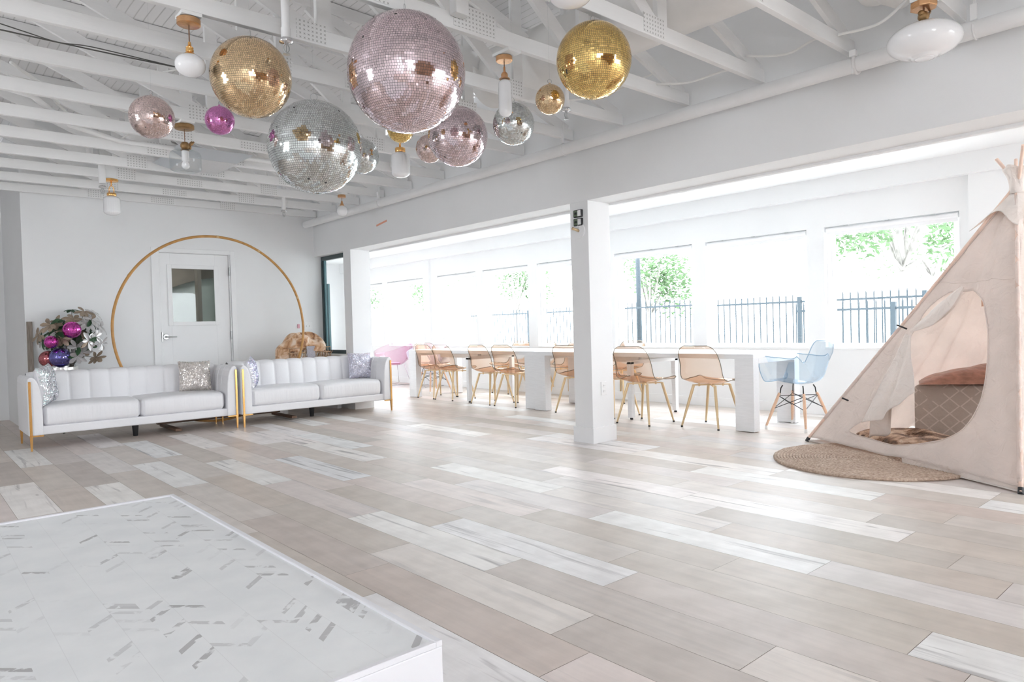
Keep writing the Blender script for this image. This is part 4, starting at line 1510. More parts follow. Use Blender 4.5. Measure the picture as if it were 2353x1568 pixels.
def cushion(label, loc, rot, sx, sz, th, face, body, n_seq, seed, group='sequin cushions on the sofas'):
    t = thing('cushion', label, 'cushion', loc, 0, group)
    t.rotation_euler = rot
    r = random.Random(seed)

    def surf(u, v, s):
        a, b_ = 2 * u - 1, 2 * v - 1
        k = max(0, (1 - a ** 4)) ** .6 * max(0, (1 - b_ ** 4)) ** .6
        pin = 1 - .07 * (1 - abs(a) ** 2) * 0 - .05 * (abs(a * b_)) ** 3 * 0
        x = a * sx / 2 * (1 - .06 * (1 - b_ * b_) * abs(a))
        z = b_ * sz / 2 * (1 - .06 * (1 - a * a) * abs(b_))
        wob = .006 * math.sin(7 * a + seed) * math.sin(5 * b_ + 2 * seed)
        return (x, s * (th / 2 * k + wob * k), z + sz / 2)
    m = MB()
    m.grid(lambda u, v: surf(u, v, -1), 24, 24)
    m.grid(lambda u, v: surf(u, v, 1), 24, 24, True)
    m.build('cover', M[body], t, smooth=True)
    m = MB()
    for i in range(n_seq):
        u, v = r.random(), r.random()
        p = Vector(surf(u, v, -1))
        if u < .01 or u > .99:
            continue
        q = Vector(surf(min(1, u + .02), v, -1)) - Vector(surf(max(0, u - .02), v, -1))
        w = Vector(surf(u, min(1, v + .02), -1)) - Vector(surf(u, max(0, v - .02), -1))
        nn = q.cross(w)
        if nn.length < 1e-9:
            continue
        nn.normalize()
        if nn.y > 0:
            nn = -nn
        nn = (nn + Vector((r.gauss(0, .18), 0, r.gauss(0, .18)))).normalized()
        e1 = nn.orthogonal().normalized()
        e2 = nn.cross(e1)
        rad = .0062
        p = p + nn * .003
        vs = [p + (e1 * math.cos(k * PI / 3) + e2 * math.sin(k * PI / 3)) * rad for k in range(6)]
        m.add(vs, [(0, 1, 2, 3, 4, 5)])
    o = m.build('sequins', M[face], t, fix=False)
    o['kind'] = 'stuff'
    return t


cushion('pearly white sequin cushion leaning on the left arm of the left sofa', (1.045, 7.78, .400), (-.10, -.10, 1.15), .36, .36, .13, 'seq_white', 'satin', 1500, 1)
cushion('champagne sequin cushion leaning at the right end of the left sofa', (2.395, 7.90, .400), (-.22, 0.02, -.10), .33, .33, .12, 'seq_gold', 'satin_taupe', 1300, 2)
cushion('iridescent blue and violet sequin cushion behind the left arm of the right sofa', (2.985, 7.80, .400), (-.12, -.16, 1.10), .33, .33, .12, 'seq_viol', 'satin', 1100, 3)
cushion('lilac sequin cushion at the right end of the right sofa', (4.375, 7.86, .400), (-.22, 0.03, -.12), .32, .33, .12, 'seq_lilac', 'satin_lilac', 1300, 4)

# ------------------------------------------------------------------ hoop, plant table, basket
t = thing('wooden_hoop', 'giant honey-coloured wooden hoop standing behind the two sofas', 'hoop', (2.745, 8.245, 0))
HR = 1.055
m = MB().tube([(HR * math.cos(a), .004 * math.sin(9 * a), 1.072 + HR * math.sin(a)) for a in [2 * PI * k / 120 for k in range(120)]], .0145, 10, closed=True)
m.build('ring', M['hoop'], t, smooth=True)
m = MB()
for a in (.35, 1.05, 1.52, 2.55, 3.6):
    p = Vector((HR * math.cos(a), 0, 1.072 + HR * math.sin(a)))
    tg = Vector((-math.sin(a), 0, math.cos(a)))
    m.tube([p - tg * .014, p + tg * .014], .0165, 10)
m.build('joint_tape', pbr('pale_tape', (0.62, 0.42, 0.22), 0.5), t)
for (x, sgn) in ((-.60, -1), (.65, 1)):
    MB().bar((x - .18 * sgn * -.0, .02, .028), (x, -.57, .028), .06, .024, (0, 0, 1)).build('foot', M['dark_wood'], t, bevel=.002)
MB().box(-.66, -.03, .042, .71, .03, .058).build('cross_bar', M['dark_wood'], t, bevel=.002)

tag(MB().bar((1.105, 9.40, 0.0), (1.118, 9.472, 1.262), .055, .022, (0, 1, 0)).build('leaning_board', M['grey_wood'], bevel=.002), 'weathered grey board leaning upright against the back wall corner', 'board')

t = thing('side_table', 'round white side table with silver edge holding the plant behind the sofa', 'table', (1.30, 8.78, 0))
MB().lathe([(.155, .664), (.158, .667), (.158, .700), (.156, .703), (.148, .703), (.147, .69), (.0001, .69)], 48).build('silver_top', M['silver'], t, smooth=True, angle=30)
for k in range(3):
    a = 2 * PI * k / 3 + .4
    MB().tube([(.11 * math.cos(a), .11 * math.sin(a), .665), (.14 * math.cos(a), .14 * math.sin(a), 0)], .011, 10).build('leg', M['silver'], t, smooth=True)


def leaflet(m, base, d, up, L_, w):
    d = d.normalized()
    s = d.cross(up).normalized()
    n = s.cross(d)
    pts = []
    prof = [(0, .10), (.18, .42), (.42, .86), (.68, 1.0), (.88, .66), (1.0, .12)]
    vs = []
    for (q, k) in prof:
        c = base + d * (L_ * q) - n * (L_ * .22 * q * q)
        vs += [c - s * (w * k) + n * .1 * w, c - n * .12 * w, c + s * (w * k) + n * .1 * w]
    fs = []
    for i in range(len(prof) - 1):
        a = i * 3
        fs += [(a, a + 1, a + 4, a + 3), (a + 1, a + 2, a + 5, a + 4)]
    m.add(vs, fs)


PC = Vector((1.42, 8.76, 0.95))
WH = [(1.431, 1.315, 'g'), (1.194, 1.152, 't'), (1.31, 1.01, 't'), (1.519, 1.162, 's'), (1.618, 1.281, 's'), (1.685, 1.125, 's'), (1.436, .909, 's'), (1.592, .792, 't'),
      (1.404, 1.207, 't'), (1.111, 1.043, 't'), (1.509, 1.287, 't'), (1.266, 1.166, 't'), (1.659, .938, 's'), (1.536, .976, 's'), (1.423, .817, 's'), (1.578, 1.204, 's'),
      (1.148, .989, 'g'), (1.348, 1.186, 'g'), (1.485, .852, 's'), (1.558, .92, 'g'), (1.247, .95, 'g'), (1.617, 1.02, 's'), (1.479, 1.086, 't'), (1.35, .98, 'g'),
      (1.23, 1.07, 'g'), (1.62, 1.17, 'g'), (1.50, 1.02, 'g'), (1.44, 1.00, 'g'), (1.36, 1.09, 'g'), (1.28, 1.09, 'g'), (1.56, 1.10, 'g')]
t = thing('leafy_arrangement', 'bushy green and metallic-painted leafy branches in glass vase on the side table', 'plant', (0, 0, 0))
r = random.Random(5)
ms = {'g': MB(), 't': MB(), 's': MB()}
stems = MB()
for i, (x, z, kind) in enumerate(WH):
    depth = -.10 if kind != 'g' else .04
    c = Vector((x, 8.78 + depth + r.uniform(-.09, .09), z))
    o = Vector((1.40, 8.80, .72))
    dirv = (c - Vector((1.42, 8.90, .98))).normalized()
    if dirv.y > -.15:
        dirv = (dirv + Vector((0, -.6, 0))).normalized()
    mid = o.lerp(c, .55) + Vector((0, 0, .05))
    stems.tube([o + Vector((r.uniform(-.02, .02), r.uniform(-.02, .02), -.02)), mid, c], .0028, 5)
    e1 = dirv.orthogonal().normalized()
    e2 = dirv.cross(e1)
    nl = r.choice([6, 7, 8])
    for k in range(nl):
        a = 2 * PI * k / nl + r.uniform(-.2, .2)
        d = (e1 * math.cos(a) + e2 * math.sin(a)) * 1.0 + dirv * r.uniform(.05, .5) + Vector((0, 0, -.25))
        leaflet(ms[kind if r.random() > .12 else r.choice('gts')], c, d, dirv, r.uniform(.075, .115), r.uniform(.018, .026))
ms['g'].build('green_leaves', M['leaf_green'], t, smooth=True, fix=False)
ms['t'].build('bronze_leaves', M['leaf_taupe'], t, smooth=True, fix=False)
ms['s'].build('silver_leaves', M['leaf_silver'], t, smooth=True, fix=False)
stems.build('stems', M['stem'], t, fix=False)
MB().lathe([(.0001, .692), (.036, .694), (.038, .72), (.030, .80), (.036, .86), (.034, .86), (.028, .80), (.035, .725), (.0001, .70)], 28, (1.40, 8.80, 0)).build('glass_vase', M['clear'], t, smooth=True)

mirror_ball('ball_ornament', 'hot pink mirrored ornament high in the leafy arrangement', (1.385, 8.60, 1.095), .175, .0085, 't_hot', 21, 'mirrored ornaments in the plant', hang=False, cat='ornament')
mirror_ball('ball_ornament', 'smaller hot pink mirrored ornament on the left of the leaves', (1.205, 8.66, .972), .13, .0085, 't_hot', 22, 'mirrored ornaments in the plant', hang=False, cat='ornament')
mirror_ball('ball_ornament', 'blue and violet mirrored ball resting on the silver table top', (1.285, 8.70, .806), .205, .0075, 't_blue', 23, 'mirrored ornaments in the plant', hang=False, cat='ornament')
mirror_ball('ball_ornament', 'coral red mirrored ball on the table, partly behind the blue one', (1.200, 8.86, .792), .175, .0075, 't_red', 24, 'mirrored ornaments in the plant', hang=False, cat='ornament')


def blades(m, p, n, L_, lean, w, r):
    """one clump of curved hair blades"""
    for _ in range(1):
        d = (n + lean * r.uniform(.5, 1.3) + Vector((r.gauss(0, .35), r.gauss(0, .35), r.gauss(0, .25)))).normalized()
        s = d.orthogonal().normalized()
        s = Matrix.Rotation(r.uniform(0, PI), 3, d) @ s
        l = L_ * r.uniform(.6, 1.2)
        g = Vector((0, 0, -1)) * l * .25
        a = p
        b_ = p + d * l * .55
        c = p + d * l + g
        m.add([a - s * w, a + s * w, b_ + s * w * .8, b_ - s * w * .8, c], [(0, 1, 2, 3), (3, 2, 4)])


def fur_blob(t, name, fn, nu, nv, L_, lean, mat, seed, w=.0016, density=1.0, wrap=True):
    m0 = MB().grid(fn, nu, nv)
    base = m0.build('hide', mat, t, smooth=True)
    r = random.Random(seed)
    m = MB()
    for j in range(nv):
        for i in range(nu):
            k = int(density) + (1 if r.random() < density % 1 else 0)
            for _ in range(k):
                u, v = (i + r.random()) / nu, (j + r.random()) / nv
                p = Vector(fn(u, v))
                du = Vector(fn(min(u + .01, 1), v)) - Vector(fn(max(u - .01, 0), v))
                dv = Vector(fn(u, min(v + .01, 1))) - Vector(fn(u, max(v - .01, 0)))
                n = du.cross(dv)
                if n.length < 1e-10:
                    continue
                n.normalize()
                blades(m, p, n, L_, lean, w, r)
    o = m.build(name, mat, t, fix=False)
    o['kind'] = 'stuff'
    return o


t = thing('woven_basket', 'open-weave rattan basket on low white bench behind the right sofa', 'basket', (4.14, 8.97, .476))
BW, BD, BH = .29, .19, .375
m = MB()
r = random.Random(3)
for s in (-1, 1):
    for k in range(22):
        x = -BW + 2 * BW * (k + .5) / 22
        for j in range(4):
            z = .02 + j * .075
            m.bar((x + r.uniform(-.012, .012), s * BD, z), (x + r.choice((-.032, .032)) + r.uniform(-.01, .01), s * (BD + r.uniform(-.004, .004)), z + .078), .007, .003, (0, 1, 0))
    for k in range(14):
        y = -BD + 2 * BD * (k + .5) / 14
        for j in range(4):
            z = .02 + j * .075
            m.bar((s * BW, y, z), (s * (BW + r.uniform(-.004, .004)), y + r.choice((-.032, .032)), z + .078), .003, .007, (0, 1, 0))
m.build('weave', M['rattan'], t, fix=False)
m = MB()
for z in (0.008, .31, BH):
    m.tube([(-BW, -BD, z), (BW, -BD, z), (BW, BD, z), (-BW, BD, z)], .006, 6, closed=True)
for k in range(9):
    x = -BW + 2 * BW * k / 8
    for s in (-1, 1):
        m.tube([(x, s * BD, 0), (x, s * BD, BH)], .004, 6)
for k in range(6):
    y = -BD + 2 * BD * k / 5
    for s in (-1, 1):
        m.tube([(s * BW, y, 0), (s * BW, y, BH)], .004, 6)
m.box(-BW, -BD, 0, BW, BD, .006)
m.build('frame', M['rattan'], t, fix=False)
t = thing('low_bench', 'low white bench behind the right sofa under the basket', 'bench', (4.14, 8.97, 0))
MB().box(-.42, -.24, .42, .42, .24, .475).build('top', M['table'], t, bevel=.003)
for x in (-.38, .38):
    MB().box(x - .03, -.22, 0, x + .03, .22, .42).build('leg', M['table'], t, bevel=.003)

t = thing('fur_throw', 'tan and brown fur throw heaped in the basket behind the right sofa', 'throw', (4.09, 8.95, .856))


def throw_fn(u, v):
    a = 2 * PI * u
    b_ = v * PI * .54
    x = .34 * math.sin(b_) * math.cos(a)
    y = .19 * math.sin(b_) * math.sin(a)
    z = .20 * math.cos(b_) - .02
    k = 1 + .16 * math.sin(3 * a + 1.3) * math.sin(b_ * 3) + .10 * math.sin(5 * a + 4 * b_)
    z2 = z * k
    if x < -.10:
        z2 -= .25 * (-.10 - x)
        if b_ > 1.35:
            z2 -= .14
    return (x * (.95 + .1 * k), y * k, z2)


fur_blob(t, 'fur_pile', throw_fn, 80, 34, .036, Vector((0, -.2, -.35)), M['fur_throw'], 8, density=5, w=.0018)
m = MB().grid(lambda u, v: (4.135 + .115 * (u - .5) + .004 * math.sin(20 * v), 8.772 - .008 * abs(math.sin(16 * PI * u)) - .012 * math.sin(PI * v), .656 + .215 * v), 48, 10)
tag(m.build('knit_scarf', M['shawl'], smooth=True, solid=.004), 'lilac grey knitted scarf hanging over the basket rim', 'scarf')


# ------------------------------------------------------------------ tables
def make_table(x0, y0, L_, label):
    t = thing('dining_table', label, 'table', (x0, y0, 0), 0, 'two long white tables in the window room')
    w = .895
    MB().box(0, 0, .690, w, L_, .736).build('tabletop', M['table'], t, bevel=.002, seg=1)
    for y in (0, L_ - .195):
        for x in (0, w - .10):
            MB().box(x, y, .006, x + .10, y + .195, .690).build('leg', M['table'], t, bevel=.002, seg=1)
        MB().box(.10, y + .0, .645, w - .10, y + .195, .690).build('apron', M['table'], t, bevel=.002, seg=1)
    return t


make_table(5.965, 3.383, 2.985, 'long white block-legged table nearest the tent')
make_table(6.00, 6.385, 2.885, 'long white block-legged table farther back, behind the two left pairs of amber chairs')


def metal_desk(x0, y0, x1, L_, label):
    t = thing('folding_frame', label, 'table frame', (x0, y0, 0), 0, 'metal frames under the white tables')
    W_ = x1 - x0
    for (x, y) in ((0, 0), (W_, 0)):
        l = MB().box(x - .026, y - .026, .02, x + .026, y + .026, .60).build('leg', M['table'], t, bevel=.002)
        MB().lathe([(.012, 0), (.018, .004), (.012, .02)], 14, (x, y, 0)).build('foot', M['black'], l)
    MB().box(-.026, -.026, .575, W_ + .026, .026, .615).build('cross_bar', M['plate'], t, bevel=.002)
    MB().box(.18, .026, .585, .24, L_, .640).build('rail', M['plate'], t, bevel=.002)
    MB().box(W_ - .24, .026, .585, W_ - .18, L_, .640).build('rail', M['plate'], t, bevel=.002)
    return t


metal_desk(5.70, 4.62, 6.47, .9, 'pale metal frame with black feet under the table nearest the tent')
metal_desk(5.72, 7.38, 6.49, .9, 'pale metal frame standing under the farther table, left')


# ------------------------------------------------------------------ chairs (local +X is forward)
def shell_pt(u, v, wseat=.235, wback=.205, top=.775):
    """u across -1..1, v 0 front edge .. 1 top of back"""
    prof = [(.215, .425), (.205, .442), (.15, .438), (.05, .418), (-.05, .408), (-.13, .422), (-.185, .470), (-.215, .54), (-.24, .62), (-.262, .70), (-.275, top)]
    s = v * (len(prof) - 1)
    i = min(int(s), len(prof) - 2)
    q = s - i
    p0, p1, p2, p3 = prof[max(i - 1, 0)], prof[i], prof[i + 1], prof[min(i + 2, len(prof) - 1)]

    def cr(a, b_, c, d):
        return .5 * (2 * b_ + (c - a) * q + (2 * a - 5 * b_ + 4 * c - d) * q * q + (3 * b_ - a - 3 * c + d) * q ** 3)
    x = cr(p0[0], p1[0], p2[0], p3[0])
    z = cr(p0[1], p1[1], p2[1], p3[1])
    w = wseat + (wback - wseat) * max(0, (v - .5) / .5)
    # rounded corners at the front and at the top
    if v > .86:
        k = (v - .86) / .14
        w *= math.sqrt(max(0, 1 - (k ** 2.4) * .62))
    if v < .12:
        k = (.12 - v) / .12
        w *= math.sqrt(max(0, 1 - (k ** 2.4) * .35))
    y = u * w
    seatness = max(0, 1 - abs(v - .35) / .35)
    rise = .035 * abs(u) ** 2.6 * (seatness + .25 * (v < .7))
    fwd = .055 * abs(u) ** 2.4 * max(0, min(1, (v - .45) / .3)) * (1 - .5 * max(0, (v - .8) / .2))
    return (x + fwd, y, z + rise)


def edge_loop(fn, n=26):
    pts = [fn(-1 + 2 * i / 14, 0) for i in range(15)]
    pts += [fn(1, i / n) for i in range(1, n + 1)]
    pts += [fn(1 - 2 * i / 14, 1) for i in range(1, 15)]
    pts += [fn(-1, 1 - i / n) for i in range(1, n)]
    return pts


def make_amber_chair(label):
    t = thing('side_chair', label, 'chair', (0, 0, 0), 0, 'amber clear chairs around the white tables')
    sh = MB().grid(lambda a, b_: shell_pt(2 * a - 1, b_), 20, 40).build('shell', M['amber'], t, smooth=True, solid=.005)
    MB().tube(edge_loop(shell_pt), .0035, 6, closed=True).build('rim', M['amber_edge'], sh, smooth=True)
    for (sx, sy) in ((1, 1), (1, -1), (-1, 1), (-1, -1)):
        a = Vector((sx * .125 + .01, sy * .115, .398))
        b_ = Vector((sx * .203 + .0, sy * .197, .012))
        l = MB().tube([a, a.lerp(b_, .5), b_], [.014, .013, .0085], 14).build('leg', M['brass'], t, smooth=True, angle=50)
        MB().tube([b_ + Vector((0, 0, .002)), b_ - Vector((0, 0, .012))], .0105, 12).build('foot_cap', M['black'], l)
    m = MB()
    m.bar((-.13, -.115, .398), (.14, .115, .398), .022, .012, (0, 0, 1))
    m.bar((-.13, .115, .398), (.14, -.115, .398), .022, .012, (0, 0, 1))
    for (sx, sy) in ((1, 1), (1, -1), (-1, 1), (-1, -1)):
        m.tube([(sx * .085, sy * .075, .385), (sx * .085, sy * .075, .412)], .010, 8)
    m.build('under_frame', M['brass'], t)
    return t


ach = make_amber_chair('amber clear chair tucked in nearest the clear blue armchair')
ach.location = (5.785, 3.72, 0)
AG = 'amber clear chairs around the white tables'
for (x, y, rz, lab) in [
    (5.605, 4.368, .02, 'amber clear chair just right of the square column, set back from the table'),
    (5.82, 4.97, -.03, 'amber clear chair mostly hidden right behind the square column'),
    (5.84, 5.475, .03, 'amber clear chair cut off by the left edge of the square column'),
    (5.85, 6.58, .02, 'amber clear chair next left of the joint between the two tables'),
    (5.85, 7.06, -.02, 'amber clear chair, second left of the joint between the two tables'),
    (5.88, 7.92, .03, 'amber clear chair, second from the far left end of the farther table'),
    (5.88, 8.355, .0, 'amber clear chair at the far left end of the farther table'),
    (6.97, 7.40, PI, 'amber clear chair on window side, its top showing above the farther table'),
    (6.95, 7.95, PI - .05, 'amber clear chair on window side, seen through gaps under the farther table'),
    (6.96, 6.72, PI + .04, 'amber clear chair on window side, its top showing left of the column'),
    (6.97, 5.79, PI, 'amber clear chair on window side, top peeping just right of the column'),
]:
    dup(ach, (x, y, 0), rz, lab, AG)


def wire_base(t, wood, w=.20, d=.20, ztop=.40):
    for (sx, sy) in ((1, 1), (1, -1), (-1, 1), (-1, -1)):
        a = Vector((sx * .115, sy * .125, ztop - .075))
        b_ = Vector((sx * d, sy * w, .030))
        l = MB().tube([a, a.lerp(b_, .5), b_], [.0115, .0145, .0095], 14).build('leg', M[wood], t, smooth=True, angle=50)
        MB().tube([b_ + Vector((0, 0, .004)), b_ - Vector((0, 0, .029))], [.0105, .013], 12).build('foot_cap', M['white_plastic'], l, smooth=True, angle=40)
        m = MB().tube([a + (b_ - a) * .06 + Vector((-sx * .008, -sy * .008, 0)), a + Vector((-.01 * sx, -.01 * sy, .045)), Vector((sx * .095, sy * .10, ztop - .005))], .0055, 8)
        m.build('bracket', M['dark_metal'], l)
    m = MB()

    def P(sx, sy, q):
        a = Vector((sx * .115, sy * .125, ztop - .075))
        b_ = Vector((sx * d, sy * w, .030))
        return a.lerp(b_, q)
    for (c0, c1) in (((1, 1), (1, -1)), ((1, -1), (-1, -1)), ((-1, -1), (-1, 1)), ((-1, 1), (1, 1))):
        m.tube([P(*c0, .08), P(*c1, .48)], .0032, 6)
        m.tube([P(*c1, .08), P(*c0, .48)], .0032, 6)
    m.tube([P(1, 1, .08), P(-1, -1, .08)], .0032, 6)
    m.tube([P(1, -1, .08), P(-1, 1, .08)], .0032, 6)
    m.build('wire_bracing', M['dark_metal'], t)


t = thing('side_chair', 'amber clear chair with wooden legs and black wire bracing at the far table end', 'chair', (6.32, 9.08, 0), -PI / 2, None)
sh = MB().grid(lambda a, b_: shell_pt(2 * a - 1, b_), 20, 40).build('shell', M['amber'], t, smooth=True, solid=.005)
MB().tube(edge_loop(shell_pt), .0035, 6, closed=True).build('rim', M['amber_edge'], sh, smooth=True)
wire_base(t, 'wood_leg')

# clear blue armchair at the end of the near table
t = thing('armchair', 'clear blue armchair with wooden legs and black wire bracing beside the tent', 'chair', (6.165, 3.055, 0), PI / 2)


def arm_shell(a, v):
    u = 2 * a - 1
    x, y, z = shell_pt(u, v, .245, .235, .805)
    # the flanks rise into arms between the seat front and the back
    k = abs(u)
    lift = 0
    if k > .55:
        q = (k - .55) / .45
        band = max(0, min(1, (v - .02) / .14)) * max(0, min(1, (.80 - v) / .25))
        lift = (q ** .9) * .205 * band
        y += math.copysign(.055 * q * band, u)
        x += .05 * q * band * max(0, 1 - v / .5)
    return (x, y, z + lift)


sh = MB().grid(arm_shell, 40, 44).build('shell', M['blue'], t, smooth=True, solid=.005)
MB().tube(edge_loop(lambda u, v: arm_shell((u + 1) / 2, v), 40), .0038, 6, closed=True).build('rim', M['blue_edge'], sh, smooth=True)
wire_base(t, 'wood_leg', .245, .185)

# pink tub chair and a lilac seat at the far end of the window room
t = thing('tub_chair', 'round pink clear tub chair on thin wire legs beyond the right sofa', 'chair', (6.80, 11.0, 0), 0)


def tub(u, v):
    a = 2 * PI * u
    q = v
    r_ = .10 + .24 * math.sin(q * PI / 2)
    z = .36 + .22 * (1 - math.cos(q * PI / 2)) * 1.0
    tilt = (.5 + .5 * math.cos(a + 1.2)) * .24 * q ** 1.5
    return (r_ * math.cos(a) * 1.05, r_ * math.sin(a), z + tilt)


MB().grid(tub, 48, 14).build('shell', M['pinkpl'], t, smooth=True, solid=.01)
MB().lathe([(.0001, .365), (.11, .37), (.13, .40), (.0001, .41)], 28).build('seat_pad', pbr('pink_pad', (0.85, 0.55, 0.68), 0.6), t, smooth=True)
for s in (-1, 1):
    MB().tube([(-.14, s * .12, .37), (-.22, s * .2, .02), (-.2, s * .21, .006), (.2, s * .21, .006), (.22, s * .2, .02), (.14, s * .12, .37)], .006, 8).build('leg_frame', M['chrome'], t, smooth=True)
t = thing('tub_chair', 'pale lilac tub chair blurred behind the pink one', 'chair', (6.95, 10.15, 0), 0)
MB().grid(tub, 48, 14).build('shell', M['lilac'], t, smooth=True, solid=.01)
for s in (-1, 1):
    MB().tube([(-.14, s * .12, .37), (-.22, s * .2, .02), (-.2, s * .21, .006), (.2, s * .21, .006), (.22, s * .2, .02), (.14, s * .12, .37)], .006, 8).build('leg_frame', M['chrome'], t, smooth=True)


# ------------------------------------------------------------------ tent
K = 1.056
FL = Vector((5.52, 2.67, 0)) * K
FR = Vector((4.605, 1.027, 0)) * K
AP = Vector((5.905, 1.315, 1.88)) * K
SD = Vector((1.56, -.865, 0)) * K
BL = FL + SD
BR = FR + SD
tent = thing('teepee_tent', 'cream canvas teepee tent with round door opening on the right', 'tent', (0, 0, 0))
NF = (FR - FL).cross(AP - FL).normalized()
if NF.x > 0:
    NF = -NF


def pip(p, poly):
    c = False
    n = len(poly)
    for i in range(n):
        a, b_ = poly[i], poly[i - 1]
        if (a[1] > p[1]) != (b_[1] > p[1]) and p[0] < (b_[0] - a[0]) * (p[1] - a[1]) / (b_[1] - a[1]) + a[0]:
            c = not c
    return c


def smooth_loop(pts, n=6):
    out = []
    m = len(pts)
    for i in range(m):
        p0, p1, p2, p3 = pts[i - 1], pts[i], pts[(i + 1) % m], pts[(i + 2) % m]
        for k in range(n):
            q = k / n
            out.append(tuple(.5 * (2 * p1[j] + (p2[j] - p0[j]) * q + (2 * p0[j] - 5 * p1[j] + 4 * p2[j] - p3[j]) * q * q + (3 * p1[j] - p0[j] - 3 * p2[j] + p3[j]) * q ** 3) for j in (0, 1)))
    return out


def fabric(P0, P1, hole=None, t1=.97, seed=0, amp=.010, t0=.018, lift=None):
    """panel between two poles, (s, t) to space; wrinkles run down from the top"""
    n = (P1 - P0).cross(AP - P0).normalized()
    if n.dot(((P0 + P1) / 2 - Vector(((FL + BR) / 2)))) < 0:
        n = -n
    W_ = (P1 - P0).length
    H_ = (AP - (P0 + P1) / 2).length

    def to3(s, q):
        p = (P0 + (P1 - P0) * s) * (1 - q) + AP * q
        w = max(0.0, 4 * s * (1 - s))
        q = min(q, .9999)
        d = 2.6 * amp * w ** .6 * (math.sin(11 * s + seed) * .8 + .6 * math.sin(23 * s + 2 * seed + 1.5 * q) + .35 * math.sin(41 * s + 4 * q + seed)) * (.35 + .65 * (1 - q) ** .5)
        d += -.02 * w * math.sin(PI * min(1, max(0, q)))
        d += .016 * (abs(math.sin(19 * s + 1.2 * q + seed)) ** 3 - .4) * w ** .5 * (1 - q) ** .5
        d += .03 * max(0, 1 - q / .10) ** 2 * w * (1 + .5 * math.sin(15 * s + seed))
        if hole is not None:
            pass
        return p + n * d
    # flat coordinates for the triangulation
    def flat(s, q):
        return ((s - .5) * W_ * (1 - q), q * H_)

    def unflat(x, y):
        q = y / H_
        return (x / (W_ * (1 - q)) + .5, q)
    pts, edges_ = [], []
    outer = []
    NS, NT = 60, 60
    for i in range(NS + 1):
        outer.append((i / NS, t0))
    for j in range(1, NT + 1):
        outer.append((1, t0 + (t1 - t0) * j / NT))
    for i in range(7, 0, -1):
        outer.append((i / 8, t1))
    for j in range(NT, 0, -1):
        outer.append((0, t0 + (t1 - t0) * j / NT))
    pts = [flat(*p) for p in outer]
    m = len(pts)
    edges_ = [(i, (i + 1) % m) for i in range(m)]
    hp = None
    if hole:
        hp = [flat(*p) for p in hole]
        k0 = len(pts)
        pts += hp
        edges_ += [(k0 + i, k0 + (i + 1) % len(hp)) for i in range(len(hp))]
    op = [flat(*p) for p in outer]
    step = W_ / 70
    y = t0 * H_ + step
    rr = 0
    while y < t1 * H_ - step * .5:
        x = -W_ / 2 + (step / 2 if rr % 2 else 0)
        while x < W_ / 2:
            if pip((x, y), op) and abs(x) < W_ / 2 * (1 - y / H_) - step * .4 and not (hp and pip((x, y), hp)):
                pts.append((x, y))
            x += step
        y += step
        rr += 1
    V_, E_, F_, *_r = delaunay_2d_cdt([Vector(p) for p in pts], edges_, [], 1, 1e-6)
    mb = MB()
    vs = [to3(*unflat(v.x, v.y)) for v in V_]
    fs = []
    for f in F_:
        c = sum((V_[i] for i in f), Vector((0, 0))) / len(f)
        if hp and pip(c, hp):
            continue
        fs.append(tuple(f))
    mb.add(vs, fs)
    return mb, to3


hole = smooth_loop([(0.13, 0.560), (0.24, 0.615), (0.49, 0.624), (0.655, 0.58), (0.755, 0.503), (0.80, 0.414), (0.818, 0.302), (0.806, 0.219), (0.765, 0.153), (0.69, 0.110),
                    (0.59, 0.075), (0.47, 0.062), (0.33, 0.062), (0.21, 0.070), (0.205, 0.088), (0.245, 0.14), (0.245, 0.22), (0.205, 0.355), (0.15, 0.48)])
mb, front3 = fabric(FL, FR, hole, seed=.4)
mb.build('front_panel', M['canvas'], tent, smooth=True, solid=.0015)
mb, _ = fabric(FR, BR, seed=1.7)
mb.build('right_panel', M['canvas'], tent, smooth=True, solid=.0015)
mb, _ = fabric(BL, FL, seed=2.9)
mb.build('left_panel', M['canvas'], tent, smooth=True, solid=.0015)
mb, _ = fabric(BR, BL, seed=4.1)
mb.build('back_panel', M['canvas'], tent, smooth=True, solid=.0015)
# hem around the opening, seam line across the panel
MB().tube([front3(s, q) - NF * -.002 for (s, q) in hole], .0035, 5, closed=True).build('opening_hem', M['canvas'], tent, smooth=True)
MB().tube([front3(.02 + .96 * i / 40, .655 + .004 * math.sin(i * .5)) + NF * .002 for i in range(41)], .0022, 5).build('cross_seam', M['canvas'], tent, smooth=True)
# groundsheet
mb = MB()
mb.grid(lambda u, v: (FL.lerp(FR, u)).lerp(BL.lerp(BR, u), v) + Vector((0, 0, .010 + .004 * math.sin(9 * u + 7 * v))), 24, 24)
mb.build('groundsheet', M['canvas_flap'], tent, smooth=True, solid=.004)
# drooping skirt under the front right of the tent
mb = MB()


def skirt(u, v):
    s = .55 + .45 * u
    top = front3(s, .020)
    out = .02 + .08 * u * u
    return top + Vector((NF.x, NF.y, 0)).normalized() * (-out * .2 * v) + Vector((0, 0, -(top.z - .012) * v)) + (FR - FL).normalized() * (.05 * v * u)


